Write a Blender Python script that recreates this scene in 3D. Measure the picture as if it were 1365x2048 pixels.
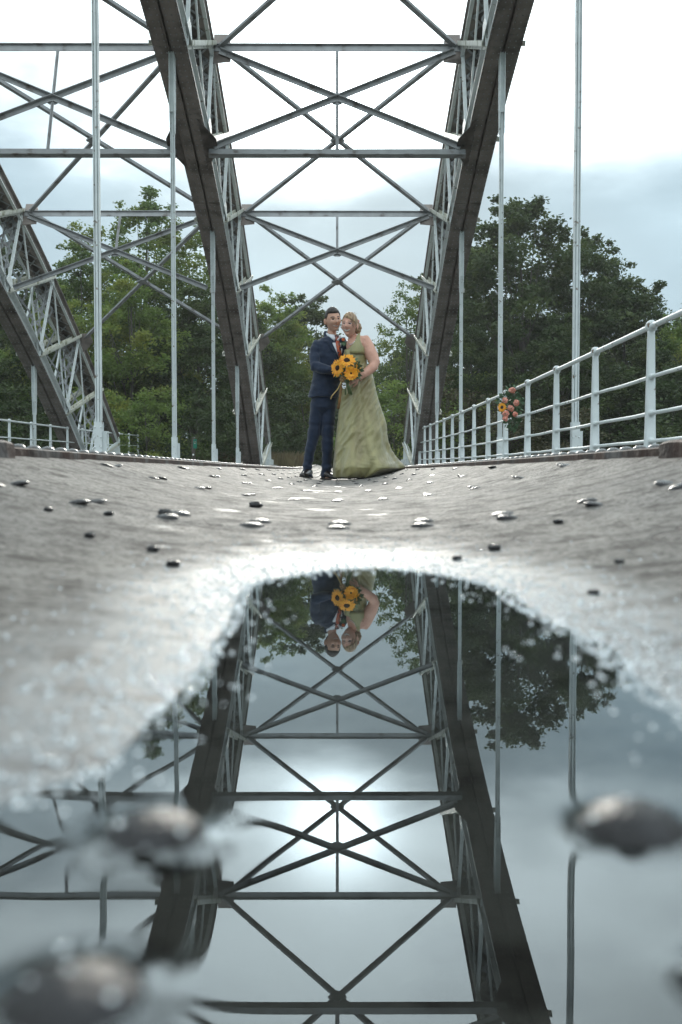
import bpy, math, random
import numpy as np
from mathutils import Vector, Matrix, noise
R = math.radians
rng = np.random.default_rng(7)
random.seed(7)
for o in list(bpy.data.objects): bpy.data.objects.remove(o)
SC = bpy.context.scene
COL = SC.collection

# ------------------------------------------------------------------ camera
cd = bpy.data.cameras.new('camera'); cam = bpy.data.objects.new('camera', cd); COL.objects.link(cam)
cd.sensor_fit = 'HORIZONTAL'; cd.sensor_width = 24.0; cd.lens = 35.0
cd.clip_start = 0.004; cd.clip_end = 3000
cam.location = (0, 0, 0.10)
cam.rotation_euler = (R(90 - 2.216), 0, R(-0.216))
cd.dof.use_dof = True; cd.dof.focus_distance = 10.5; cd.dof.aperture_fstop = 7.5
cd.dof.aperture_blades = 0
SC.camera = cam
SC.view_settings.view_transform = 'Standard'; SC.view_settings.look = 'None'
SC.view_settings.exposure = 0.5; SC.view_settings.gamma = 1.0
SC.render.resolution_x = 682; SC.render.resolution_y = 1024

# ------------------------------------------------------------------ sky and sun
SUN_EL = R(19.4)
w = bpy.data.worlds.new('World'); SC.world = w; w.use_nodes = True
nt = w.node_tree; nt.nodes.clear()
def N(t, tree=None): return (tree or nt).nodes.new(t)
def L(a, b, tree=None): (tree or nt).links.new(a, b)
out = N('ShaderNodeOutputWorld'); bg = N('ShaderNodeBackground'); bg.inputs[1].default_value = 0.1
L(bg.outputs[0], out.inputs[0])
sky = N('ShaderNodeTexSky'); sky.sky_type = 'NISHITA'; sky.sun_disc = False
sky.sun_elevation = SUN_EL; sky.sun_rotation = 0.0; sky.air_density = 1.2; sky.dust_density = 2.5
tc = N('ShaderNodeTexCoord')
def vmath(op, a, b=None):
    n = N('ShaderNodeVectorMath'); n.operation = op; L(a, n.inputs[0])
    if b is not None:
        if isinstance(b, (tuple, list)): n.inputs[1].default_value = b
        else: L(b, n.inputs[1])
    return n
def fmath(op, a, b=None, clamp=False):
    n = N('ShaderNodeMath'); n.operation = op; n.use_clamp = clamp
    for i, v in enumerate((a, b)):
        if v is None: continue
        if isinstance(v, (int, float)): n.inputs[i].default_value = v
        else: L(v, n.inputs[i])
    return n.outputs[0]
dirv = vmath('NORMALIZE', tc.outputs['Generated']).outputs[0]
sdir = (0.0, math.cos(SUN_EL), math.sin(SUN_EL))
dt = vmath('DOT_PRODUCT', dirv, sdir).outputs['Value']
dt = fmath('MAXIMUM', dt, 0.0)
lobe1 = fmath('MULTIPLY', fmath('POWER', dt, 900.0), 5.0)
lobe2 = fmath('MULTIPLY', fmath('POWER', dt, 14.0), 1.45)
sep = N('ShaderNodeSeparateXYZ'); L(dirv, sep.inputs[0])
nz1 = N('ShaderNodeTexNoise'); nz1.inputs['Scale'].default_value = 3.2; nz1.inputs['Detail'].default_value = 6; nz1.inputs['Roughness'].default_value = .48
mp = N('ShaderNodeMapping'); mp.inputs['Scale'].default_value = (1.0, 1.0, 2.6); mp.inputs['Location'].default_value = (2.1, 0.3, 0.4)
L(dirv, mp.inputs[0]); L(mp.outputs[0], nz1.inputs['Vector'])
nf = fmath('SUBTRACT', nz1.outputs[0], 0.5)
el = fmath('ADD', sep.outputs[2], fmath('MULTIPLY', nf, 0.30))
el = fmath('ADD', el, fmath('MULTIPLY', lobe2, 0.018))
mr = N('ShaderNodeMapRange'); mr.interpolation_type = 'SMOOTHERSTEP'
L(el, mr.inputs[0]); mr.inputs[1].default_value = 0.25; mr.inputs[2].default_value = 0.42
# low cloud bank colour
bank = N('ShaderNodeMix'); bank.data_type = 'RGBA'
bank.inputs[6].default_value = (2.7, 3.85, 4.6, 1); bank.inputs[7].default_value = (3.7, 5.2, 6.1, 1)
mr2 = N('ShaderNodeMapRange'); L(nz1.outputs[0], mr2.inputs[0]); mr2.inputs[1].default_value = 0.35; mr2.inputs[2].default_value = 0.62
L(mr2.outputs[0], bank.inputs[0])
# bright cloud sheet: luminance from forward scattering around the veiled sun
back_fill = fmath('MULTIPLY', fmath('MAXIMUM', fmath('MULTIPLY', sep.outputs[1], -1.0), 0.0), 0.75)   # added brightness of the unseen sky behind the camera, lights the couple's front
br = fmath('ADD', fmath('ADD', fmath('ADD', lobe1, lobe2), back_fill), fmath('ADD', 0.95, fmath('MULTIPLY', nf, 1.4)))
brv = N('ShaderNodeVectorMath'); brv.operation = 'SCALE'; brv.inputs[0].default_value = (8.7, 9.9, 10.3); L(br, brv.inputs['Scale'])
mix = N('ShaderNodeMix'); mix.data_type = 'RGBA'
L(mr.outputs[0], mix.inputs[0]); L(bank.outputs[2], mix.inputs[6]); L(brv.outputs[0], mix.inputs[7])
# blue sky seen faintly through the cloud
mix2 = N('ShaderNodeMix'); mix2.data_type = 'RGBA'; mix2.inputs[0].default_value = 0.02
L(mix.outputs[2], mix2.inputs[6]); L(sky.outputs[0], mix2.inputs[7])
L(mix2.outputs[2], bg.inputs[0])

sd = bpy.data.lights.new('sun', 'SUN'); sd.energy = 1.6; sd.angle = R(10); sd.color = (1.0, .95, .85)
sd.cycles.use_multiple_importance_sampling = False
sun = bpy.data.objects.new('sun', sd); COL.objects.link(sun)
sun.rotation_euler = Vector((0, -math.cos(SUN_EL), -math.sin(SUN_EL))).to_track_quat('-Z', 'Y').to_euler()
sun.location = (0, 60, 30)

# ------------------------------------------------------------------ helpers
def P(x, y, D):
    """point seen at full-size pixel x, y at depth D in front of the camera station"""
    return Vector(((x - 675) * D / 1990, D, 0.1 + (947 - y) * D / 1990))

def make_mat(name, c1, c2=None, scale=8, rough=.6, bump=0, bscale=40, spec=.5, metal=0, c3=None, s3=3, t3=(.55, .7),
             stretch=(1, 1, 1), rvar=0.0, bdist=.01, trans=0, sheen=0, detail=6):
    m = bpy.data.materials.new(name); m.use_nodes = True; t = m.node_tree
    b = t.nodes['Principled BSDF']; b.inputs['Roughness'].default_value = rough; b.inputs['Metallic'].default_value = metal
    b.inputs['Specular IOR Level'].default_value = spec
    if sheen: b.inputs['Sheen Weight'].default_value = sheen
    tc = N('ShaderNodeTexCoord', t); mpn = N('ShaderNodeMapping', t); mpn.inputs['Scale'].default_value = stretch
    L(tc.outputs['Object'], mpn.inputs[0], t)
    def noi(s, d=detail):
        n = N('ShaderNodeTexNoise', t); n.inputs['Scale'].default_value = s; n.inputs['Detail'].default_value = d
        L(mpn.outputs[0], n.inputs['Vector'], t); return n
    col = None
    if c2 is None: b.inputs['Base Color'].default_value = (*c1, 1)
    else:
        n = noi(scale); mx = N('ShaderNodeMix', t); mx.data_type = 'RGBA'
        mx.inputs[6].default_value = (*c1, 1); mx.inputs[7].default_value = (*c2, 1)
        r = N('ShaderNodeMapRange', t); L(n.outputs[0], r.inputs[0], t); r.inputs[1].default_value = .35; r.inputs[2].default_value = .65
        L(r.outputs[0], mx.inputs[0], t); col = mx.outputs[2]
        if c3:
            n3 = noi(s3, 8); r3 = N('ShaderNodeMapRange', t); L(n3.outputs[0], r3.inputs[0], t)
            r3.inputs[1].default_value = t3[0]; r3.inputs[2].default_value = t3[1]
            m3 = N('ShaderNodeMix', t); m3.data_type = 'RGBA'; L(r3.outputs[0], m3.inputs[0], t)
            L(col, m3.inputs[6], t); m3.inputs[7].default_value = (*c3, 1); col = m3.outputs[2]
        L(col, b.inputs['Base Color'], t)
        if rvar:
            rr = N('ShaderNodeMapRange', t); L(n.outputs[0], rr.inputs[0], t)
            rr.inputs[3].default_value = rough - rvar; rr.inputs[4].default_value = rough + rvar; L(rr.outputs[0], b.inputs['Roughness'], t)
    if bump:
        n = noi(bscale, 8); bp = N('ShaderNodeBump', t); bp.inputs['Strength'].default_value = bump; bp.inputs['Distance'].default_value = bdist
        L(n.outputs[0], bp.inputs['Height'], t); L(bp.outputs[0], b.inputs['Normal'], t)
    return m

M = {}
M['pale'] = make_mat('pale_paint', (.73, .77, .77), (.62, .66, .66), 5, .5, .35, 60, c3=(.16, .11, .07), s3=14, t3=(.64, .72), bdist=.004)
M['batten'] = make_mat('mossy_paint', (.60, .60, .54), (.50, .50, .42), 5, .45, .3, 40, c3=(.14, .14, .05), s3=5, t3=(.55, .68), bdist=.004)
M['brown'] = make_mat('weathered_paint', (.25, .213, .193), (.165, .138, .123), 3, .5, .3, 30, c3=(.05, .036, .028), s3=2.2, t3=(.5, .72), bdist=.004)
M['mid'] = make_mat('grey_paint', (.31, .32, .33), (.23, .235, .24), 4, .5, .3, 40, c3=(.09, .07, .06), s3=4, t3=(.58, .72), bdist=.004)
M['rust'] = make_mat('rusty_steel', (.060, .028, .018), (.030, .018, .014), 12, .7, .9, 60, c3=(.11, .10, .095), s3=6, t3=(.55, .65), bdist=.006)
M['rivet'] = make_mat('wet_steel', (.035, .035, .038), (.018, .016, .016), 60, .27, .9, 300, spec=.30, bdist=.0016, rvar=.12)
M['kerbtop'] = make_mat('wet_kerb_paint', (.20, .205, .21), (.11, .11, .11), 20, .3, .4, 80, c3=(.08, .05, .035), s3=9, t3=(.55, .65), bdist=.004)
M['concrete'] = make_mat('concrete', (.33, .33, .32), (.24, .24, .23), 2, .85, .5, 20)
M['wood'] = make_mat('old_wood', (.10, .085, .07), (.05, .04, .035), 20, .8, .4, 40, stretch=(6, 6, .6))
M['green_sign'] = make_mat('sign_enamel', (.0, .16, .10), (.0, .13, .08), 6, .4)
M['white'] = make_mat('white_enamel', (.75, .77, .75))

class MB:
    def __init__(s): s.v = []; s.f = []; s.m = []; s.n = 0
    def add(s, vs, fs, mi=0):
        b = s.n; s.v.extend([tuple(v) for v in vs]); s.f.extend([tuple(i + b for i in f) for f in fs])
        s.m.extend([mi] * len(fs)); s.n += len(vs)
    def box(s, c, d, rot=None, mi=0):
        c = Vector(c); hx, hy, hz = d[0] / 2, d[1] / 2, d[2] / 2
        vs = [Vector((x, y, z)) for x in (-hx, hx) for y in (-hy, hy) for z in (-hz, hz)]
        if rot is not None: vs = [rot @ v for v in vs]
        s.add([c + v for v in vs], [(0, 1, 3, 2), (4, 6, 7, 5), (0, 4, 5, 1), (2, 3, 7, 6), (0, 2, 6, 4), (1, 5, 7, 3)], mi)
    def bar(s, a, b, w, h, up=(0, 0, 1), mi=0, off=(0, 0)):
        """rectangular bar from a to b, w across, h along up"""
        a = Vector(a); b = Vector(b); d = (b - a).normalized(); u = Vector(up)
        x = d.cross(u)
        if x.length < 1e-5: x = d.cross(Vector((1, 0, 0)))
        x.normalize(); u = x.cross(d).normalized()
        o = x * off[0] + u * off[1]
        vs = []
        for p in (a, b):
            for sx, su in ((-1, -1), (1, -1), (1, 1), (-1, 1)): vs.append(p + o + x * sx * w / 2 + u * su * h / 2)
        s.add(vs, [(0, 1, 2, 3), (7, 6, 5, 4), (0, 4, 5, 1), (1, 5, 6, 2), (2, 6, 7, 3), (3, 7, 4, 0)], mi)
    def tube(s, pts, rad, seg=10, mi=0, cap=True, up=(0, 0, 1)):
        pts = [Vector(p) for p in pts]; n = len(pts)
        if isinstance(rad, (int, float)): rad = [rad] * n
        rings = []; u = Vector(up)
        for i, p in enumerate(pts):
            d = (pts[min(i + 1, n - 1)] - pts[max(i - 1, 0)]).normalized()
            x = d.cross(u)
            if x.length < 1e-3: x = d.cross(Vector((1, .1, 0)))
            x.normalize(); y = x.cross(d).normalized()
            r = rad[i]; rx, ry = r if isinstance(r, (tuple, list)) else (r, r)
            rings.append([p + x * rx * math.cos(2 * math.pi * k / seg) + y * ry * math.sin(2 * math.pi * k / seg) for k in range(seg)])
        s.rings(rings, mi, cap)
    def rings(s, rings, mi=0, cap=True):
        seg = len(rings[0]); vs = [v for r in rings for v in r]; fs = []
        for i in range(len(rings) - 1):
            for k in range(seg):
                a = i * seg + k; b = i * seg + (k + 1) % seg; fs.append((a, b, b + seg, a + seg))
        if cap:
            fs.append(tuple(range(seg))[::-1]); fs.append(tuple(range((len(rings) - 1) * seg, len(rings) * seg)))
        s.add(vs, fs, mi)
    def ell(s, c, r, seg=16, rg=10, rot=None, mi=0):
        c = Vector(c); rings = []
        for i in range(1, rg):
            t = math.pi * i / rg; ring = []
            for k in range(seg):
                a = 2 * math.pi * k / seg
                v = Vector((r[0] * math.sin(t) * math.cos(a), r[1] * math.sin(t) * math.sin(a), -r[2] * math.cos(t)))
                if rot is not None: v = rot @ v
                ring.append(c + v)
            rings.append(ring)
        s.rings(rings, mi, True)
    def dome(s, c, r, h, nrm=(0, 0, 1), seg=8, lv=3, mi=0):
        q = Vector(nrm).to_track_quat('Z', 'Y').to_matrix(); c = Vector(c); rings = []
        for i in range(lv):
            t = math.pi / 2 * i / lv
            rings.append([c + q @ Vector((r * math.cos(t) * math.cos(2 * math.pi * k / seg), r * math.cos(t) * math.sin(2 * math.pi * k / seg), h * math.sin(t))) for k in range(seg)])
        b = s.n; s.rings(rings, mi, False)
        top = s.n; s.add([c + q @ Vector((0, 0, h))], [], mi); st = b + (lv - 1) * seg
        for k in range(seg): s.f.append((st + k, st + (k + 1) % seg, top)); s.m.append(mi)
    def plate(s, pts, th, mi=0):
        """flat polygon with thickness"""
        pts = [Vector(p) for p in pts]; nrm = (pts[1] - pts[0]).cross(pts[2] - pts[0]).normalized() * th / 2; n = len(pts)
        vs = [p - nrm for p in pts] + [p + nrm for p in pts]
        fs = [tuple(range(n))[::-1], tuple(range(n, 2 * n))] + [(i, (i + 1) % n, (i + 1) % n + n, i + n) for i in range(n)]
        s.add(vs, fs, mi)
    def build(s, name, mats, parent=None, smooth=False, loc=None):
        me = bpy.data.meshes.new(name); me.from_pydata(s.v, [], s.f)
        if not isinstance(mats, (list, tuple)): mats = [mats]
        for m in mats: me.materials.append(m)
        me.polygons.foreach_set('material_index', s.m)
        if smooth: me.polygons.foreach_set('use_smooth', [True] * len(s.f))
        me.update()
        o = bpy.data.objects.new(name, me); COL.objects.link(o)
        if parent: o.parent = parent
        if loc is not None: o.location = loc
        return o

def empty(name, loc=(0, 0, 0), rz=0):
    o = bpy.data.objects.new(name, None); o.location = loc; o.rotation_euler = (0, 0, rz); o.empty_display_size = .3
    COL.objects.link(o); return o
def tag(o, label, cat, group=None, kind=None):
    if label: o['label'] = label
    if cat: o['category'] = cat
    if group: o['group'] = group
    if kind: o['kind'] = kind
    return o
def copy_tree(o, parent=None):
    c = o.copy(); COL.objects.link(c)
    if parent: c.parent = parent
    for ch in [x for x in bpy.data.objects if x.parent == o]: copy_tree(ch, c)
    return c
def rebase(mb, loc):
    l = Vector(loc); mb.v = [tuple(Vector(v) - l) for v in mb.v]; return mb
def sst(a, b, x):
    t = np.clip((x - a) / (b - a), 0, 1); return t * t * (3 - 2 * t)

# ------------------------------------------------------------------ bridge deck
KX = .72
def z0(Y):
    Y = np.asarray(Y, float)
    far = .0175 + .00012 * Y * Y + .0002 * np.clip(Y - 12, 0, 100) ** 2
    near = -.0031 - .0026 * (1 - sst(.24, .33, Y)) + .0022 * sst(.30, .36, Y) * (1 - sst(.5, .62, Y)) * 0 + sst(.80, 1.75, Y) * .0185 + .0165 * sst(-.25, -.9, Y)
    t = sst(1.45, 2.1, Y); return near * (1 - t) + far * t
_ph = rng.uniform(0, 6.28, 12); _kx = rng.uniform(8, 42, 12); _ky = rng.uniform(6, 38, 12); _sg = rng.choice([-1, 1], 12)
def lown(X, Y):
    s = 0
    for i in range(12): s = s + np.sin(_kx[i] * X + _sg[i] * _ky[i] * Y + _ph[i])
    return s / 5.0
def deckz(X, Y):
    X = np.asarray(X, float); Y = np.asarray(Y, float)
    sh = .03 * (1 - sst(1.0, 1.8, Y))
    a = .235
    ax = np.abs(X)
    c = z0(Y) + a * (X - sh) ** 2 + lown(X, Y) * .00042
    c = c + .0018 * sst(.315, .36, Y) * (1 - sst(.60, .9, Y)) * sst(-.055, -.11, X)
    # raised lap plate along each transverse seam
    ph = ((Y - .24) + .665) % 1.33 - .665
    c = c + .0022 * (sst(-.075, -.068, ph) - sst(.068, .075, ph)) * sst(1.2, 1.5, Y)
    c = np.where(ax > KX, z0(Y) + a * KX * KX, c)
    loc = (ax - KX - .09); per = 1.53
    u = np.mod(loc, per) - per / 2
    side = z0(np.maximum(Y, 2)) + a * u * u
    return np.where(ax > KX + .09, side, c)

def grid_obj(name, xs, ys, zf, mat, smooth=True):
    Xg, Yg = np.meshgrid(xs, ys); Zg = zf(Xg, Yg)
    nx, ny = len(xs), len(ys)
    v = np.stack([Xg, Yg, Zg], -1).reshape(-1, 3)
    i = np.arange(nx * ny).reshape(ny, nx)
    f = np.stack([i[:-1, :-1], i[:-1, 1:], i[1:, 1:], i[1:, :-1]], -1).reshape(-1, 4)
    return np_mesh(name, v, f, mat, smooth)
def np_mesh(name, v, f, mat, smooth=False, parent=None, mi=None):
    me = bpy.data.meshes.new(name); nv = len(v); nf = len(f); k = f.shape[1]
    me.vertices.add(nv); me.vertices.foreach_set('co', np.ascontiguousarray(v, dtype=np.float32).ravel())
    me.loops.add(nf * k); me.loops.foreach_set('vertex_index', np.ascontiguousarray(f, dtype=np.int32).ravel())
    me.polygons.add(nf); me.polygons.foreach_set('loop_start', np.arange(0, nf * k, k, dtype=np.int32))
    me.polygons.foreach_set('loop_total', np.full(nf, k, dtype=np.int32))
    for m in (mat if isinstance(mat, (list, tuple)) else [mat]): me.materials.append(m)
    if mi is not None: me.polygons.foreach_set('material_index', mi)
    me.polygons.foreach_set('use_smooth', np.full(nf, smooth))
    me.update(calc_edges=True); me.validate()
    o = bpy.data.objects.new(name, me); COL.objects.link(o)
    if parent: o.parent = parent
    return o

def deck_material():
    m = bpy.data.materials.new('worn_deck_surface'); m.use_nodes = True; t = m.node_tree; b = t.nodes['Principled BSDF']
    tc = N('ShaderNodeTexCoord', t); O = tc.outputs['Object']
    sp = N('ShaderNodeSeparateXYZ', t); L(O, sp.inputs[0], t)
    def noi(s, d=6, vec=O, rg=.5):
        n = N('ShaderNodeTexNoise', t); n.inputs['Scale'].default_value = s; n.inputs['Detail'].default_value = d; n.inputs['Roughness'].default_value = rg
        L(vec, n.inputs['Vector'], t); return n.outputs[0]
    def mr(v, a, bb, c=0, d=1):
        n = N('ShaderNodeMapRange', t); L(v, n.inputs[0], t)
        for i, q in enumerate((a, bb, c, d)): n.inputs[i + 1].default_value = q
        return n.outputs[0]
    def mx(f, a, bb):
        n = N('ShaderNodeMix', t); n.data_type = 'RGBA'; L(f, n.inputs[0], t)
        for s_, q in ((6, a), (7, bb)):
            if isinstance(q, tuple): n.inputs[s_].default_value = (*q, 1)
            else: L(q, n.inputs[s_], t)
        return n.outputs[2]
    def mth(op, a, bb):
        n = N('ShaderNodeMath', t); n.operation = op
        for i, q in enumerate((a, bb)):
            if isinstance(q, (int, float)): n.inputs[i].default_value = q
            else: L(q, n.inputs[i], t)
        return n.outputs[0]
    big = noi(2.3, 8); midn = noi(17, 8, rg=.6); fine = noi(130, 4)
    col = mx(mr(big, .38, .62), (.29, .272, .248), (.215, .205, .193))
    col = mx(mr(midn, .50, .68), col, (.07, .06, .052))
    col = mx(mr(fine, .52, .64), col, (.035, .028, .024))
    col = mx(mr(noi(60, 8, rg=.75), .53, .62), col, (.055, .046, .039))
    # hairline cracks and scratches along x
    mp = N('ShaderNodeMapping', t); mp.inputs['Scale'].default_value = (4.0, 9, 1); mp.inputs['Rotation'].default_value = (0, 0, .2); L(O, mp.inputs[0], t)
    vn = N('ShaderNodeTexVoronoi', t); vn.feature = 'DISTANCE_TO_EDGE'; vn.inputs['Scale'].default_value = 1.3
    dn = N('ShaderNodeTexNoise', t); dn.inputs['Scale'].default_value = 9; L(O, dn.inputs['Vector'], t)
    va = N('ShaderNodeVectorMath', t); va.operation = 'ADD'; L(mp.outputs[0], va.inputs[0], t); L(dn.outputs['Color'], va.inputs[1], t)
    L(va.outputs[0], vn.inputs['Vector'], t)
    crack = mr(vn.outputs['Distance'], 0.0, .05, 1, 0)
    crm = mth('MULTIPLY', crack, mr(noi(3.5, 4), .46, .56))
    col = mx(crm, col, (.04, .032, .028))
    # wetness by height above the puddle level, only around the puddle
    near = mr(sp.outputs[1], 1.25, 1.6, 1, 0)
    hgt = mth('ADD', sp.outputs[2], mth('MULTIPLY', mth('SUBTRACT', midn, .5), .009))
    wet = mth('MULTIPLY', mr(hgt, .0115, .004), near)
    pools = mth('MULTIPLY', mr(noi(7.0, 6), .64, .68), mr(sp.outputs[2], .045, .03))
    wet = mth('MAXIMUM', wet, pools)
    wcol = mx(mr(noi(26, 7, rg=.65), .50, .60), (.165, .182, .192), (.05, .052, .055))  # pale blue tone imitates sky reflected in the water film
    col = mx(wet, col, wcol)
    L(col, b.inputs['Base Color'], t)
    rg = N('ShaderNodeMix', t); rg.data_type = 'FLOAT'; L(wet, rg.inputs[0], t); L(mr(midn, .3, .7, .55, .78), rg.inputs[2], t); rg.inputs[3].default_value = .38
    L(rg.outputs[0], b.inputs['Roughness'], t)
    L(mr(wet, 0, 1, .40, .20), b.inputs['Specular IOR Level'], t)
    dry = mr(wet, 0, 1, 1, .10)
    h = mth('ADD', mth('MULTIPLY', noi(60, 9, rg=.72), 2.0), mth('MULTIPLY', noi(11, 6), .7))
    h = mth('MULTIPLY', mth('ADD', h, mth('MULTIPLY', crm, -1.2)), dry)
    h = mth('ADD', h, mth('MULTIPLY', noi(420, 4), .24))
    bp = N('ShaderNodeBump', t); bp.inputs['Strength'].default_value = .8; bp.inputs['Distance'].default_value = .0085; L(mr(wet, 0, 1, .9, .75), bp.inputs['Strength'], t)
    L(h, bp.inputs['Height'], t); L(bp.outputs[0], b.inputs['Normal'], t)
    return m
M['deck'] = deck_material()
xs = np.concatenate([np.arange(-8.6, -KX - .1, .09), np.linspace(-KX - .0901, -KX - .001, 3), np.linspace(-KX, KX, 181), np.linspace(KX + .001, KX + .0901, 3), np.arange(KX + .15, 3.3, .09)])
ys = [-1.6]
while ys[-1] < 36.5:
    y = ys[-1]; ys.append(y + (.05 if y < .1 else .008 if y < 2.3 else .02 if y < 8 else .06 if y < 14 else .2))
deck = grid_obj('bridge_deck', xs, np.array(ys), deckz, M['deck'])
tag(deck, 'worn grey trough shaped deck plates of the old arch bridge', None, kind='structure')
fas = MB()
fas.box((-2.65, 17.4, -.35), (12.1, 38.2, .12))
for x in (-8.55, 3.22): fas.box((x, 17.4, -.42), (.05, 38.0, .9))
for x in (-8.03, -5.3, -2.65, 0, 2.65): fas.box((x, 17.4, -.7), (.3, 37.8, .56))
tag(fas.build('bridge_floor_girder', M['mid']), 'grey steel floor girders under the bridge deck', None, kind='structure')

# rivets of the deck: double rows along each transverse seam
rv = MB(); rv.dome((0, 0, -.001), .0162, .0125, seg=28, lv=9)
rproto = rv.build('rivet', M['rivet'], deck, True)
spots = []
for s in range(0, 23):
    Ys = (.231 if s == 0 else .24) + 1.33 * s
    for j, dy in enumerate((-.043, .043)):
        offx = -.0475 if s == 0 else (.0 if j == 0 else .006)
        for i in range(-6, 7):
            x = offx + i * .132 + random.uniform(-.003, .003)
            if abs(x) < .69: spots.append((x, Ys + dy + random.uniform(-.004, .004)))
spots.sort(key=lambda q: q[1])
first = True; rest = MB()
for i, (x, y) in enumerate(spots):
    z = float(deckz(x, y)); sl = .47 * x
    if i < 100:
        o = rproto if first else rproto.copy()
        if not first: COL.objects.link(o); o.parent = deck
        first = False
        o.location = (x, y, max(z, -.0028) - .0008); o.rotation_euler = (0, -math.atan(sl), random.uniform(0, 6)); k = random.uniform(.95, 1.08) * (1.0 if y < .5 else 1.18); o.scale = (k, k, random.uniform(.85, 1.1) * (1.0 if y < .5 else .60 if y < 2.2 else .45))
    else: rest.dome((x, y, z - .001), .018, .0095, (-sl, 0, 1), 8, 3)
tag(rest.build('rivet_rows', M['rivet'], deck, True), None, None, kind='stuff')

# puddle
def puddle():
    xs = np.arange(-.30, .36, .0022); ys = np.concatenate([np.arange(-.6, .1, .02), np.arange(.1, 1.36, .0026)])
    riv = [(x, y) for x, y in spots if y < .5]
    def zf(X, Y):
        z = np.zeros_like(X)
        for (x, y) in riv:
            r = np.sqrt((X - x) ** 2 + (Y - y) ** 2); z += (.0012 if abs(x) < .12 else .0003) * np.exp(-np.clip(r - .0145, 0, 1) / .0034)
        d = -(deckz(X, Y))      # depth
        edge = np.exp(-np.clip(d, 0, 1) / .0009)
        z += edge * .00002 * np.sin(X * 120 + 3 * np.sin(Y * 60)) * np.sin(Y * 90 + X * 40) + edge * .00005
        left = sst(-.045, -.10, X)
        z += left * .000012 * np.sin(Y * 110 + 2 * np.sin(X * 75))
        return z
    m = bpy.data.materials.new('puddle_water'); m.use_nodes = True; t = m.node_tree; t.nodes.clear()
    o_ = N('ShaderNodeOutputMaterial', t); fr = N('ShaderNodeFresnel', t); fr.inputs[0].default_value = 1.66
    tr = N('ShaderNodeBsdfTransparent', t); tr.inputs[0].default_value = (.80, .76, .70, 1); gl = N('ShaderNodeBsdfGlossy', t); gl.inputs['Roughness'].default_value = 0
    gl.inputs[0].default_value = (.90, .97, 1, 1)
    ms = N('ShaderNodeMixShader', t); L(fr.outputs[0], ms.inputs[0], t); L(tr.outputs[0], ms.inputs[1], t); L(gl.outputs[0], ms.inputs[2], t); L(ms.outputs[0], o_.inputs[0], t)
    p = grid_obj('puddle', xs, ys, zf, m)
    tag(p, 'still rain puddle mirroring the bridge and the couple', None, kind='structure')
puddle()

# wet grit and froth at the shoreline (nobody could count it)
gx, gy = rng.uniform(-.42, .5, 60000), rng.uniform(.18, 1.45, 60000)
gz = deckz(gx, gy); keep = ((gz > -.0006) & (rng.random(60000) < np.exp(-np.clip(gz, 0, 1) / .0030))) | ((gz > -.0018) & (gz < -.0005) & (rng.random(60000) < .07))
gx, gy, gz = gx[keep][:7500], gy[keep][:7500], gz[keep][:7500]
gz = np.maximum(gz, -.0001)
for (x, y) in spots[:40]:
    if abs(x) > .2: continue
    k = 5 if y < .5 else 0; q = np.sqrt(rng.random(k)) * .0145; a = rng.uniform(0, 6.28, k)
    gx = np.append(gx, x + q * np.cos(a)); gy = np.append(gy, y + q * np.sin(a)); gz = np.append(gz, max(float(deckz(x, y)), -.0028) - .0012 + .0125 * np.sqrt(1 - (q / .0165) ** 2))
nn = len(gx); rr = rng.uniform(.0006, .0016, nn)
base = []; fcs = []
sg = 6
ring = np.array([[math.cos(a), math.sin(a), 0] for a in np.arange(sg) * 2 * math.pi / sg]); ring2 = ring * .72 + np.array([0, 0, .62]); pts = np.vstack([ring, ring2, [[0, 0, .9]]])
fl = []
for k in range(sg):
    k2 = (k + 1) % sg; fl.append((k, k2, sg + k2)); fl.append((k, sg + k2, sg + k)); fl.append((sg + k, sg + k2, 2 * sg))
fl = np.array(fl)
V = pts[None] * rr[:, None, None] + np.stack([gx, gy, gz + .0001], -1)[:, None]
F = fl[None] + (np.arange(nn) * len(pts))[:, None, None]
M['grit'] = make_mat('glint_droplets', (.80, .84, .86), (.45, .47, .48), 300, .12, spec=.8, metal=.75)  # pale metallic colour put on the droplets for white glints
g = np_mesh('wet_grit', V.reshape(-1, 3), F.reshape(-1, 3), M['grit'], True)
tag(g, 'glistening wet grit along the edge of the puddle', 'grit', kind='stuff')

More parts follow.
